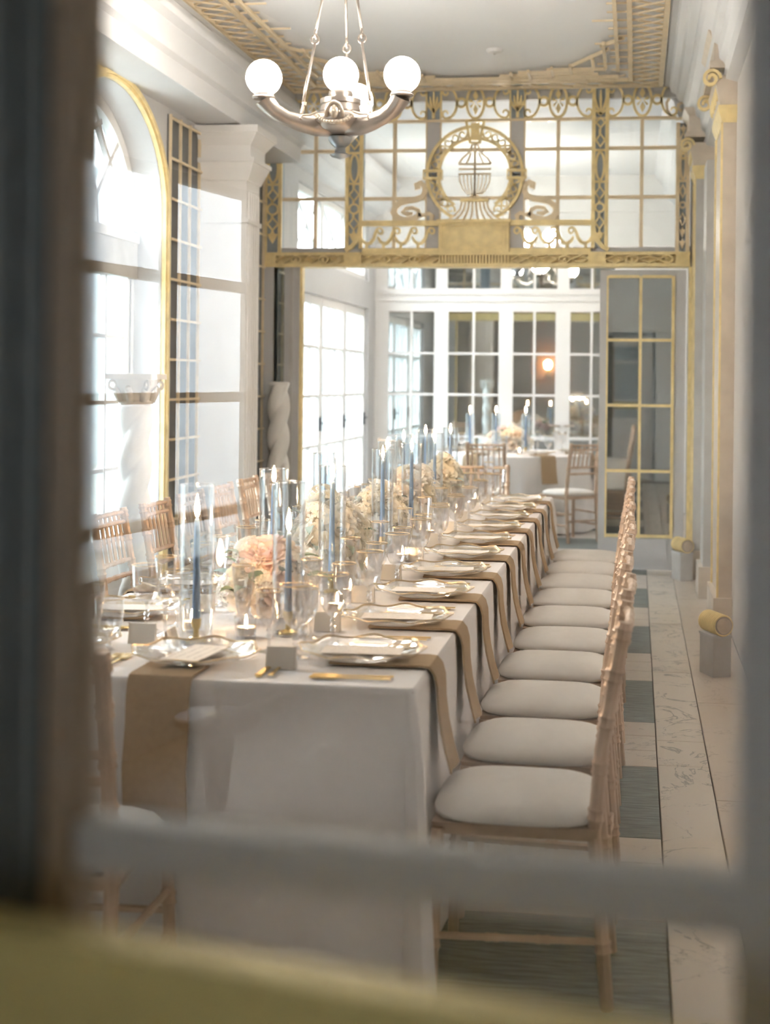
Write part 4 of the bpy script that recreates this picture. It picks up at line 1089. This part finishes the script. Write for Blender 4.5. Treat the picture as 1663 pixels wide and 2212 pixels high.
def rim_mesh():
    n = 96
    return MB().tube([(scallop(0.164, i, n)*cos(2*pi*i/n), scallop(0.164, i, n)*sin(2*pi*i/n), 0.0285+0.004*cos(16*pi*i/n)) for i in range(n)], 0.0014, 6, closed=True).mesh('gold_rim', 'rim_gold', True)
PLATE, PRIM = plate_mesh(), rim_mesh()
MENU = MB().box(-0.05, 0.05, -0.105, 0.105, 0.0, 0.0016).mesh('menu_card', 'menu_paper')
def napkin_mesh(drop=0.262, out=0.060, w0=0.075, w1=0.085):
    """local: +y into the table, y=0 the table edge; strip lies flat then hangs down past the edge"""
    path = [(0.26, 0.003), (0.10, 0.003), (0.02, 0.004), (0.0, 0.002), (-0.012, -0.012), (-0.02, -0.04), (-0.024, -0.10), (-0.033, -0.16), (-0.045, -0.21), (-out, -drop)]
    vs = []; fs = []; n = len(path); th = 0.006
    for j, (y, z) in enumerate(path):
        a = path[max(0, j-1)]; b = path[min(n-1, j+1)]
        dy, dz = b[0]-a[0], b[1]-a[1]; l = sqrt(dy*dy+dz*dz); ny, nz = -dz/l, dy/l
        if nz < 0 or (abs(nz) < 1e-6 and ny > 0): ny, nz = -ny, -nz
        if dz < 0 and abs(dz) > abs(dy): ny, nz = -abs(dz)/l, (abs(dy)/l)
        wd = w0+(w1-w0)*j/(n-1)
        for k in range(5):
            x = -wd+2*wd*k/4; wv = 0.006*sin(k*1.9)*max(0, -z)/drop
            vs.append((x, y+wv, z))
        for k in range(5):
            x = -wd+2*wd*k/4; wv = 0.006*sin(k*1.9)*max(0, -z)/drop
            vs.append((x, y+ny*th+wv, z+nz*th))
    for j in range(n-1):
        A, B = j*10, (j+1)*10
        for k in range(4):
            fs.append((A+k, A+k+1, B+k+1, B+k)); fs.append((A+5+k, B+5+k, B+6+k, A+6+k))
        fs.append((A, B, B+5, A+5)); fs.append((A+4, A+9, B+9, B+4))
    fs.append((0, 5, 6, 7, 8, 9, 4, 3, 2, 1)); o = (n-1)*10; fs.append((o, o+1, o+2, o+3, o+4, o+9, o+8, o+7, o+6, o+5))
    return MB()._add(vs, fs).mesh('napkin', 'napkin', 'auto')
NAPKIN = napkin_mesh()
NAPKIN_HEAD = napkin_mesh(0.36, 0.03, 0.08, 0.08)
def fork_mesh():
    m = MB().ribbon([(0, -0.10), (0, -0.03), (0, 0.03)], [0.013, 0.007, 0.006], 0.003, 0.006, 'XY')
    m.poly([(-0.003, 0.03), (0.003, 0.03), (0.011, 0.045), (0.011, 0.062), (-0.011, 0.062), (-0.011, 0.045)], 0.003, 0.006, 'XY')
    for x in (-0.0092, -0.0031, 0.0031, 0.0092): m.ribbon([(x, 0.06), (x, 0.102)], [0.004, 0.0025], 0.003, 0.006, 'XY')
    return m.mesh('fork', 'brass')
def knife_mesh():
    return MB().ribbon([(0, -0.11), (0, -0.04), (0, -0.01)], [0.014, 0.012, 0.010], 0.002, 0.008, 'XY').poly([(-0.006, -0.01), (0.006, -0.01), (0.009, 0.06), (0.004, 0.115), (-0.006, 0.10)], 0.003, 0.006, 'XY').mesh('knife', 'brass')
def spoon_mesh():
    return MB().ribbon([(0, -0.10), (0, -0.03), (0, 0.05)], [0.013, 0.007, 0.006], 0.003, 0.006, 'XY').sphere((0, 0.075, 0.006), 0.017, 12, 6, 1, 1.6, 0.22).mesh('spoon', 'brass', 'auto')
FORK, KNIFE, SPOON = fork_mesh(), knife_mesh(), spoon_mesh()
def glass_kit(kind):
    if kind == 'goblet':
        prof = [(0.036, 0.0), (0.036, 0.002), (0.012, 0.006), (0.005, 0.012), (0.0048, 0.03), (0.009, 0.036), (0.0055, 0.042), (0.010, 0.049), (0.0055, 0.056), (0.009, 0.062), (0.005, 0.070), (0.010, 0.078), (0.026, 0.090), (0.036, 0.108), (0.040, 0.130), (0.0415, 0.160), (0.043, 0.192)]; rr, rz_ = 0.043, 0.192
    elif kind == 'wine':
        prof = [(0.033, 0.0), (0.033, 0.002), (0.010, 0.006), (0.0045, 0.012), (0.0045, 0.035), (0.008, 0.042), (0.005, 0.050), (0.008, 0.057), (0.005, 0.066), (0.012, 0.074), (0.026, 0.086), (0.034, 0.104), (0.036, 0.125), (0.037, 0.165)]; rr, rz_ = 0.037, 0.165
    else:
        prof = [(0.032, 0.0), (0.032, 0.002), (0.010, 0.006), (0.0045, 0.012), (0.0045, 0.055), (0.008, 0.062), (0.005, 0.070), (0.010, 0.082), (0.018, 0.105), (0.024, 0.145), (0.028, 0.185), (0.031, 0.225)]; rr, rz_ = 0.031, 0.225
    b = MB().lathe(prof, 20, cap=False)
    bowl = b.mesh('bowl', 'stem_glass', False)
    rim = MB().tube([(rr*cos(2*pi*i/32), rr*sin(2*pi*i/32), rz_) for i in range(32)], 0.0014, 6, closed=True).mesh('gold_rim', 'rim_gold', True)
    return bowl, rim
GK = {k: glass_kit(k) for k in ('goblet', 'wine', 'flute')}
GNAME = {'goblet': ('water_goblet', 'cut-glass water goblet with gold rim'), 'wine': ('wine_glass', 'small cut-glass wine glass with gold rim'), 'flute': ('champagne_flute', 'slim champagne flute with gold rim')}
CARD = MB().poly([(-0.0, 0.0), (0.016, 0.0), (0.001, 0.055), (-0.001, 0.055), (-0.016, 0.0)], -0.038, 0.038, 'YZ').mesh('place_card', 'paper')

def one(name, me, label, cat, loc, rz, group=None):
    o = bpy.data.objects.new(name, me); col.objects.link(o); o.location = loc; o.rotation_euler = (0, 0, rz)
    return tag(o, label, cat, group)
def stem_glass(kind, loc, where, group):
    nm, lab = GNAME[kind]
    r = thing(nm, f'{lab} {where}', 'glass', loc, 0, group)
    part('bowl', GK[kind][0], r); part('gold_rim', GK[kind][1], r)
def place_setting(ex, ey, rz, who, grp, full=True, z=TZ, head=False, zoff=0.002):
    """ex, ey: point on the table edge; local +y points into the table"""
    def L(x, y, dz=0.0):
        return (ex+x*cos(rz)-y*sin(rz), ey+x*sin(rz)+y*cos(rz), z+zoff+dz)
    one('napkin', NAPKIN_HEAD if head else NAPKIN, f'tan napkin hanging off the edge {who}', 'napkin', L(-0.03 if head else 0.0, 0.0), rz, f'napkins {grp}')
    r = thing('charger_plate', f'scalloped glass plate with gold rim {who}', 'plate', L(0, 0.185, 0.010), rz, f'plates {grp}')
    part('plate_body', PLATE, r); part('gold_rim', PRIM, r)
    one('menu_card', MENU, f'ivory menu card lying on the plate {who}', 'menu', L(0.0, 0.185, 0.0275), rz+jit.uniform(-0.15, 0.15), f'menus {grp}')
    for j, x in enumerate((-0.205, -0.232)):
        one('dinner_fork', FORK, f'{"inner" if j == 0 else "outer"} gold fork {who}', 'fork', L(x, 0.16+jit.uniform(-0.01, 0.01)), rz+jit.uniform(-0.06, 0.06), f'forks {grp}')
    one('dinner_knife', KNIFE, f'gold knife {who}', 'knife', L(0.200, 0.16), rz+jit.uniform(-0.05, 0.05), f'knives {grp}')
    one('soup_spoon', SPOON, f'gold spoon {who}', 'spoon', L(0.228, 0.16), rz+jit.uniform(-0.05, 0.05), f'spoons {grp}')
    gx = ((0.235, 0.31), (0.15, 0.375), (0.06, 0.425)) if head else ((0.225, 0.315), (0.140, 0.375), (0.290, 0.390))
    stem_glass('goblet', L(gx[0][0]+jit.uniform(-0.01, 0.01), gx[0][1]), who, f'water goblets {grp}')
    stem_glass('wine', L(gx[1][0]+jit.uniform(-0.01, 0.01), gx[1][1]), who, f'wine glasses {grp}')
    stem_glass('flute', L(gx[2][0]+jit.uniform(-0.01, 0.01), gx[2][1]), who, f'flutes {grp}')
    one('place_card', CARD, f'folded ivory place card {who}', 'card', L(-0.13, 0.37), rz+pi/2, f'place cards {grp}')
for i, y in enumerate(PY):
    place_setting(TX+0.60, y, radians(90), f'at the {ORD[i]} aisle-side place from the head', 'on the marble-aisle side')
for i, y in enumerate(PY):
    place_setting(TX-0.60, y, radians(-90), f'at the {ORD[i]} window-side place from the head', 'on the window side')
place_setting(TX, TY0, 0.0, 'at the head of the long table', 'at the table head', head=True)

# ================================================================== CANDLES
def flame_mesh(s=1.0, mat='flame'):
    prof = [(0.0015, 0.0), (0.0055, 0.008), (0.0075, 0.018), (0.0065, 0.030), (0.0035, 0.044), (0.0008, 0.056)]
    return MB().lathe([(r*s, z*s) for r, z in prof], 8).mesh('flame', mat, True)
FLAME = flame_mesh(1.0); FLAME_S = flame_mesh(0.6, 'small_flame'); FLAME_M = flame_mesh(1.0, 'small_flame')
def taper_mesh(h): return MB().lathe([(0.0115, 0.0), (0.0115, 0.02), (0.0075, h-0.01), (0.005, h-0.002), (0.001, h)], 14).mesh('taper', 'candle_blue', 'auto')
TAPERS = {}
def taper(loc, h, label, group, flame=None, name='taper_candle'):
    r = thing(name, label, 'candle', loc, 0, group)
    k = round(h, 3)
    if k not in TAPERS: TAPERS[k] = taper_mesh(h)
    z0 = 0.055
    hm = MB().lathe([(0.028, 0.0), (0.028, 0.004), (0.008, 0.010), (0.007, 0.03), (0.013, 0.04), (0.014, 0.062), (0.011, 0.062)], 16).mesh('candle_holder', 'brass', 'auto') if 'H' not in TAPERS else TAPERS['H']
    TAPERS['H'] = hm
    part('candle_holder', hm, r); part('taper', TAPERS[k], r, (0, 0, z0))
    part('wick', WICK, r, (0, 0, z0+h)); part('flame', flame or FLAME, r, (0, 0, z0+h+0.004))
WICK = MB().tube([(0, 0, -0.002), (0.0005, 0, 0.010)], 0.0012, 5).mesh('wick', 'wick')
def hurricane_mesh(h, rr):
    return MB().lathe([(rr*0.98, 0.003), (rr, 0.006), (rr, h), (rr-0.003, h), (rr-0.003, 0.009), (0.004, 0.006)], 36, cap=False).mesh('glass_cylinder', 'clear_glass', 'auto')
HUR = {}
def hurricane(loc, h, rr, label, group):
    r = thing('hurricane_glass', label, 'candle glass', loc, 0, group)
    k = (round(h, 2), round(rr, 3))
    if k not in HUR:
        HUR[k] = (hurricane_mesh(h, rr), MB().tube([(rr*cos(2*pi*i/36), rr*sin(2*pi*i/36), h) for i in range(36)], 0.0018, 6, closed=True).mesh('top_lip', 'stem_glass', True), MB().lathe([(rr*0.98, 0.0), (rr, 0.003), (rr*0.98, 0.006)], 36).mesh('foot_disc', 'stem_glass', 'auto'))
    part('glass_cylinder', HUR[k][0], r); part('top_lip', HUR[k][1], r); part('foot_disc', HUR[k][2], r)
# (x, y, glass height, candle height) along the table
HS = [(-1.205, 3.83, 0.44, 0.285, 'nearest the table head'), (-0.985, 4.00, 0.44, 0.235, 'beside the pink roses on the aisle side'),
      (-1.175, 4.56, 0.44, 0.33, 'behind the pink roses'), (-1.03, 4.80, 0.44, 0.325, 'between the pink and the tall white roses'),
      (-1.235, 5.60, 0.44, 0.33, 'behind the tall white roses on the window side'), (-1.065, 5.98, 0.44, 0.335, 'after the tall white roses on the aisle side'),
      (-1.175, 6.72, 0.44, 0.34, 'in the middle of the flower runner on the window side'), (-1.03, 6.55, 0.44, 0.345, 'in the middle of the flower runner on the aisle side'),
      (-1.24, 7.60, 0.44, 0.345, 'among the cream roses on the window side'), (-1.105, 7.85, 0.44, 0.33, 'among the cream roses on the aisle side'),
      (-1.25, 8.48, 0.44, 0.345, 'near the table foot on the window side'), (-1.14, 8.80, 0.44, 0.345, 'nearest the table foot')]
for x, y, h, ch, wh in HS:
    hurricane((x, y, TZ+0.001), h, 0.047, f'tall clear glass cylinder {wh}', 'glass cylinders on the long table')
    taper((x, y, TZ+0.0075), ch, f'lit blue taper candle {wh}', 'blue tapers on the long table')
VOT = (MB().lathe([(0.024, 0.0), (0.030, 0.004), (0.034, 0.06), (0.031, 0.06), (0.027, 0.008), (0.004, 0.006)], 20, cap=False).mesh('cup', 'stem_glass', 'auto'), MB().lathe([(0.025, 0.009), (0.027, 0.030), (0.003, 0.031)], 16).mesh('wax', 'wax', 'auto'))
def votive(loc, wh, grp):
    r = thing('votive_candle', f'small lit votive in a glass cup {wh}', 'candle', loc, 0, grp)
    part('cup', VOT[0], r); part('wax', VOT[1], r); part('flame', FLAME_S, r, (0, 0, 0.031))
for x, y, wh in [(-1.09, 3.93, 'before the pink roses'), (-1.27, 3.995, 'on the window side of the pink roses'), (-0.925, 4.40, 'on the aisle side of the pink roses'), (-0.945, 4.71, 'between pink and tall white roses'),
                 (-0.93, 5.70, 'after the tall white roses'), (-1.345, 4.76, 'on the window side of the tall white roses'), (-0.955, 6.625, 'before the cream roses'), (-0.945, 8.48, 'near the table foot'), (-1.30, 6.72, 'on the window side of the cream roses')]:
    votive((x, y, TZ+0.002), wh, 'votives on the long table')

# ================================================================== FLOWERS
def petal(m, a, tilt, r0, L, wdt, curl, z0):
    """one cupped petal leaving the axis at angle a"""
    rows, cols = 4, 4; vs = []; fs = []
    for j in range(rows+1):
        t_ = j/rows
        rad = r0+L*t_*cos(tilt)+curl*t_*t_*L
        z = z0+L*t_*sin(tilt)-curl*0.5*t_**3*L
        hw = wdt*(0.35+0.65*sin(pi*min(1.0, 0.15+t_*0.62)))*(1.0 if t_ < 0.95 else 0.8)
        for i in range(cols+1):
            s = -1+2*i/cols
            q = a+s*hw/max(rad, 0.008)
            rr = rad*(1-0.06*s*s)+0.0
            vs.append((rr*cos(q), rr*sin(q), z-0.10*L*s*s*t_))
    for j in range(rows):
        for i in range(cols):
            b = j*(cols+1)+i; fs.append((b, b+1, b+cols+2, b+cols+1))
    m._add(vs, fs)
def rose_mesh(mat, seed, open_=1.0):
    rnd = random.Random(seed); m = MB()
    m.sphere((0, 0, 0.012), 0.011, 8, 6, 1, 1, 1.3)
    for li, (n, r0, L, tilt, wd, curl) in enumerate([(3, 0.004, 0.030, 86, 0.012, 0.0), (4, 0.009, 0.031, 80, 0.016, 0.02), (5, 0.014, 0.031, 73, 0.020, 0.06), (5, 0.018, 0.033, 62, 0.023, 0.12), (6, 0.020, 0.034, 48, 0.026, 0.18), (6, 0.020, 0.036, 28, 0.028, 0.22)]):
        for k in range(n):
            petal(m, 2*pi*(k+0.37*li)/n+rnd.uniform(-0.12, 0.12), radians(tilt*open_+rnd.uniform(-5, 5)), r0, L*rnd.uniform(0.92, 1.06), wd, curl, 0.0)
    me = m.mesh('rose', mat, True); return me
def cluster_mesh(mat, seed):
    rnd = random.Random(seed); m = MB()
    for k in range(34):
        u = rnd.uniform(-0.1, 1); a = rnd.uniform(0, 2*pi); s = sqrt(1-u*u)
        c = (0.042*s*cos(a), 0.042*s*sin(a), 0.012+0.042*u)
        nz = Vector((c[0], c[1], c[2]-0.0)).normalized()
        t1 = nz.orthogonal().normalized(); t2 = nz.cross(t1); ph = rnd.uniform(0, 1.5)
        for q in range(4):
            d = t1*cos(ph+q*pi/2)+t2*sin(ph+q*pi/2); e = nz.cross(d)
            p = Vector(c); o = 0.012
            m._add([tuple(p), tuple(p+d*o*0.7+e*o*0.5+nz*0.002), tuple(p+d*o*1.15+nz*0.001), tuple(p+d*o*0.7-e*o*0.5+nz*0.002)], [(0, 1, 2, 3)])
    return m.mesh('hydrangea', mat, False)
def leaf_mesh(mat):
    vs = []; fs = []
    W = [0.002, 0.012, 0.017, 0.015, 0.009, 0.001]
    for j, w_ in enumerate(W):
        t_ = j/5; z = 0.012*sin(pi*t_)-0.01*t_
        vs += [(-w_, t_*0.075, z+0.004), (0, t_*0.075, z), (w_, t_*0.075, z+0.004)]
    for j in range(5):
        b = j*3; fs += [(b, b+1, b+4, b+3), (b+1, b+2, b+5, b+4)]
    return MB()._add(vs, fs).mesh('leaf', mat, True)
ROSES = {m: [rose_mesh(m, 11+i*7, o) for i, o in enumerate((1.0, 0.9, 1.05))] for m in ('rose_white', 'rose_cream', 'rose_pink', 'rose_peach')}
CLUS = [cluster_mesh('rose_white', 5), cluster_mesh('rose_cream', 9)]
LEAFS = [leaf_mesh('leaf'), leaf_mesh('leaf_blue')]
POT = MB().lathe([(0.06, 0.0), (0.075, 0.03), (0.08, 0.06), (0.07, 0.06)], 20).mesh('bowl', 'plaster_column', 'auto')
FT = [(-1.66, 14.35), (-1.40, 14.40), (-1.10, 14.42)]
def arrangement(cx0, cy0, lx, ly, hz, pal, n, nl, label, group, seed, z=TZ):
    rnd = random.Random(seed)
    r = thing('flower_arrangement', label, 'flowers', (cx0, cy0, z+0.001), 0, group)
    part('bowl', POT, r, (0, 0, 0), scale=(0.85, 0.85, 1.0))
    placed = []
    tries = 0
    while len(placed) < n and tries < 4000:
        tries += 1
        u = rnd.uniform(0.02, 1); a = rnd.uniform(0, 2*pi); s = sqrt(1-u*u)
        d = Vector((s*cos(a), s*sin(a), u))
        p = Vector((d.x*lx, d.y*ly, 0.07+d.z*hz))
        sc_ = rnd.uniform(0.80, 1.20)
        if any((p-q).length < 0.062*(sc_+s_)/2*1.05 for q, s_ in placed): continue
        if any((p.x+cx0-h_[0])**2+(p.y+cy0-h_[1])**2 < 0.108**2 for h_ in (HS if z == TZ and cy0 < 10 else FT)): continue
        placed.append((p, sc_))
        nrm = Vector((d.x/lx, d.y/ly, d.z/hz+1.5)).normalized()
        rot = nrm.to_track_quat('Z', 'Y').to_euler()
        k = rnd.choices(range(len(pal)), [w for _, w in pal])[0]; m = pal[k][0]
        me = rnd.choice(CLUS) if m == 'cluster' else rnd.choice(ROSES[m])
        part('hydrangea' if m == 'cluster' else 'rose', me, r, p-nrm*0.028, rot, sc_*1.15)
    for k in range(nl):
        a = rnd.uniform(0, 2*pi); u = rnd.uniform(0.0, 0.85); s = sqrt(1-u*u)
        p = Vector((s*cos(a)*lx*0.95, s*sin(a)*ly*0.95, 0.06+u*hz*0.95))
        if any((p.x*1.3+cx0-h_[0])**2+(p.y*1.2+cy0-h_[1])**2 < 0.13**2 for h_ in (HS if cy0 < 10 else FT)): continue
        part('leaf', rnd.choice(LEAFS), r, p, (rnd.uniform(-0.2, 0.7), rnd.uniform(-0.4, 0.4), a-pi/2+rnd.uniform(-0.5, 0.5)), rnd.uniform(0.8, 1.4))
    return r
WH = [('rose_white', 5), ('rose_cream', 3), ('cluster', 3), ('rose_peach', 1)]
PK = [('rose_pink', 5), ('rose_peach', 2), ('cluster', 3), ('rose_cream', 1)]
CR = [('rose_cream', 5), ('rose_white', 3), ('cluster', 2), ('rose_peach', 1)]
arrangement(-1.12, 4.30, 0.12, 0.19, 0.17, PK, 30, 20, 'low arrangement of blush pink roses and blue-green leaves', 'flower runner on the long table', 21)
arrangement(-1.13, 5.20, 0.135, 0.27, 0.25, WH, 46, 10, 'tallest arrangement of white roses and hydrangea after the pink roses', 'flower runner on the long table', 22)
arrangement(-1.13, 6.27, 0.125, 0.195, 0.21, WH, 40, 7, 'arrangement of white and cream roses midway along the table', 'flower runner on the long table', 23)
arrangement(-1.13, 7.15, 0.13, 0.25, 0.23, CR, 40, 6, 'arrangement of cream roses past the middle of the table', 'flower runner on the long table', 24)
arrangement(-1.10, 8.20, 0.115, 0.24, 0.24, CR, 40, 6, 'arrangement of cream roses nearest the table foot', 'flower runner on the long table', 25)

# ================================================================== TWISTED COLUMNS
def twisted_column(loc, h, rr, label, cap):
    r = thing('twisted_column', label, 'column', loc, 0, 'white twisted columns')
    n, rows = 36, 70; vs = []; fs = []
    z0, z1 = 0.20, h-(0.16 if cap else 0.02)
    for j in range(rows+1):
        t_ = j/rows; z = z0+(z1-z0)*t_
        for i in range(n):
            a = 2*pi*i/n
            q = rr*(0.66+0.38*abs(cos(a-pi*z/0.25))**0.9)
            c = 0.0
            vs.append((q*cos(a)+c*cos(t_*pi*4.0*1.0), q*sin(a)+c*sin(t_*pi*4.0), z))
    for j in range(rows):
        for i in range(n):
            k = (i+1) % n; fs.append((j*n+i, j*n+k, (j+1)*n+k, (j+1)*n+i))
    fs.append(tuple(range(n-1, -1, -1))); o = rows*n; fs.append(tuple(o+i for i in range(n)))
    part('twisted_shaft', MB()._add(vs, fs).mesh('twisted_shaft', 'plaster_column', True), r)
    part('base', MB().box(-rr*1.4, rr*1.4, -rr*1.4, rr*1.4, 0, 0.08).lathe([(rr*1.35, 0.08), (rr*1.4, 0.11), (rr*1.2, 0.14), (rr*1.3, 0.17), (rr*1.05, 0.20)], 24).mesh('base', 'plaster_column', 'auto'), r)
    if cap:
        cb = MB().lathe([(rr*1.05, z1), (rr*1.1, z1+0.01), (rr*1.0, z1+0.02), (rr*1.15, z1+0.08), (rr*1.5, z1+0.13)], 24)
        part('capital', cb.mesh('capital', 'plaster_column', 'auto'), r)
        part('abacus', MB().box(-rr*1.5, rr*1.5, -rr*1.5, rr*1.5, z1+0.13, z1+0.16).mesh('abacus', 'plaster_column'), r)
        for k in range(8):
            a = 2*pi*k/8
            part('acanthus_leaf', MB().tube([(rr*1.02*cos(a), rr*1.02*sin(a), z1+0.015), (rr*1.25*cos(a), rr*1.25*sin(a), z1+0.06), (rr*1.45*cos(a), rr*1.45*sin(a), z1+0.085), (rr*1.5*cos(a), rr*1.5*sin(a), z1+0.07)], [0.02, 0.022, 0.016, 0.008], 8).mesh('acanthus_leaf', 'plaster_column', True), r)
        for k in range(4):
            a = pi/4+pi/2*k; m = MB()
            m.tube([((rr*1.6+0.022*cos(q))*cos(a), (rr*1.6+0.022*cos(q))*sin(a), z1+0.10+0.022*sin(q)) for q in [2*pi*i/12 for i in range(12)]], 0.009, 6, closed=True)
            part('volute', m.mesh('volute', 'plaster_column', True), r)
    else:
        part('top_cap', MB().lathe([(rr*0.9, z1-0.01), (rr*1.0, z1+0.005), (rr*0.9, z1+0.02)], 24).mesh('top_cap', 'plaster_column', 'auto'), r)
twisted_column((-2.84, 11.15, 0), 1.47, 0.088, 'white twisted column in front of the mirror strip by the doorway', False)
twisted_column((-2.66, 7.35, 0), 1.515, 0.085, 'white twisted column with leafy capital before the arched window', True)

# ================================================================== FLOOR UPLIGHTS
def uplight(loc, label):
    r = thing('floor_uplight', label, 'uplight', loc, radians(22), 'floor uplights by the aisle wall')
    part('box', MB().box(-0.05, 0.05, -0.08, 0.08, 0, 0.20).mesh('box', 'stone_grey'), r)
    part('box_lid', MB().box(-0.054, 0.054, -0.084, 0.084, 0.20, 0.212).mesh('box_lid', 'grey_paint'), r)
    part('drum', MB().tube([(0, -0.095, 0.264), (0, 0.095, 0.264)], 0.048, 20).mesh('drum', 'bronze', 'auto'), r)
    for k in range(10):
        y = -0.09+0.18*k/9
        part('rib', MB().tube([(0.050*cos(q), y, 0.264+0.050*sin(q)) for q in [2*pi*i/20 for i in range(20)]], 0.006, 6, closed=True).mesh('rib', 'gold', True), r)
    part('end_lens', MB().tube([(0, -0.104, 0.264), (0, -0.096, 0.264)], 0.040, 18).mesh('end_lens', 'bronze_pale', 'auto'), r)
uplight((0.42, 7.45, 0), 'grey box uplight with ribbed gold drum against the aisle wall')
uplight((0.365, 10.98, 0), 'grey box uplight with ribbed gold drum beside the gold-barred door')

# ================================================================== FAR ROOM: ROUND TABLE
RX, RY, RR = -1.25, 14.55, 0.82
t = thing('round_table', 'round wooden table under the white cloth in the far room', 'table', (RX, RY, 0))
MB().lathe([(RR-0.01, 0.72), (RR-0.01, 0.752)], 48, (RX, RY, 0)).build('tabletop', 'wood_brown', t)
MB().lathe([(0.3, 0.0), (0.28, 0.04), (0.05, 0.08), (0.05, 0.72)], 20, (RX, RY, 0)).build('pedestal', 'wood_brown', t)
draped_cloth('tablecloth', [(RX+RR*cos(2*pi*i/140), RY+RR*sin(2*pi*i/140), cos(2*pi*i/140), sin(2*pi*i/140)) for i in range(140)], TZ, 'white cloth draped over the round table in the far room', 'cloth', 14, 0.05, flare=0.04, seed=4)
FC = [((-1.36, 13.28), 0, 'gold bamboo-style chair with its back to the long table foot at the round table'),
      ((-0.62, 13.46), 40, 'gold bamboo-style chair with ivory cushion beside the gold-barred door at the round table'),
      ((-2.16, 13.72), -45, 'gold bamboo-style chair by the far french windows at the round table'),
      ((-0.10, 14.75), 96, 'gold bamboo-style chair behind the gold-barred door at the round table'),
      ((-0.42, 15.55), 140, 'gold bamboo-style chair before the handled french doors at the round table')]
for (x, y), a, lab in FC: chair((x, y, 0), radians(a), lab, 'chairs around the round table')
ftaper = [(-1.66, 14.35, 'beside the window-side flowers'), (-1.40, 14.40, 'in the middle'), (-1.10, 14.42, 'on the handle-door side')]
for x, y, wh in ftaper:
    taper((x, y, TZ+0.003), 0.36, f'lit blue taper candle {wh} of the far round table', 'blue tapers on the round table')
    hurricane((x, y, TZ+0.001), 0.40, 0.045, f'clear glass cylinder around the blue taper {wh} of the far round table', 'glass cylinders on the round table')
arrangement(-1.30, 14.68, 0.24, 0.18, 0.20, PK+WH, 34, 12, 'loose arrangement of blush and white roses on the far round table', 'flowers on the round table', 31)
for k, a in enumerate((-114, -60, -200, -6)):
    ar = radians(a); ex, ey = RX+RR*cos(ar), RY+RR*sin(ar)
    who = ['at its long-table side', 'by the gold-barred door chair', 'by the far french windows', 'behind the gold-barred door'][k]
    rz_ = ar+pi/2
    def L(x, y, dz=0.0): return (ex+x*cos(rz_)-y*sin(rz_), ey+x*sin(rz_)+y*cos(rz_), TZ+0.003+dz)
    r = thing('charger_plate', f'scalloped glass plate on the round table {who}', 'plate', L(0, 0.19, 0.011), rz_, 'plates on the round table')
    part('plate_body', PLATE, r); part('gold_rim', PRIM, r)
    one('napkin', NAPKIN, f'tan napkin hanging off the round table {who}', 'napkin', L(0, 0), rz_, 'napkins on the round table')
    stem_glass('goblet', L(0.17, 0.33), f'{who}, round table', 'glasses on the round table')
    stem_glass('flute', L(0.08, 0.38), f'{who}, round table', 'glasses on the round table')
for x, y, wh in ((-1.30, 14.20, 'on the window side'), (-1.14, 14.16, 'on the gold-barred door side')):
    votive((x, y, TZ+0.002), f'{wh} of the round table', 'votives on the round table')

# ================================================================== ANTE ROOM: CANDLE MIRRORED IN THE GLASS DOOR
t = thing('candle_stand', 'slim round wooden candle stand in the ante room', 'stand', (-1.31, -1.22, 0))
MB().lathe([(0.085, 0.735), (0.095, 0.745), (0.095, 0.756), (0.085, 0.76)], 28, (-1.31, -1.22, 0)).build('tabletop', 'wood_brown', t, smooth='auto')
MB().lathe([(0.03, 0.02), (0.022, 0.2), (0.035, 0.35), (0.02, 0.55), (0.04, 0.735)], 16, (-1.31, -1.22, 0)).build('pedestal', 'wood_brown', t, smooth='auto')
for k in range(3):
    a = 2*pi*k/3
    MB().tube([(-1.31+0.02*cos(a), -1.22+0.02*sin(a), 0.16), (-1.31+0.12*cos(a), -1.22+0.12*sin(a), 0.08), (-1.31+0.2*cos(a), -1.22+0.2*sin(a), 0.012)], [0.02, 0.016, 0.012], 8).build('foot', 'wood_brown', t, smooth=True)
taper((-1.30, -1.205, 0.762), 0.27, 'lit blue taper candle on the ante room candle stand, mirrored in the glass door', 'ante room candle', FLAME_M, 'taper_candle_offscreen')
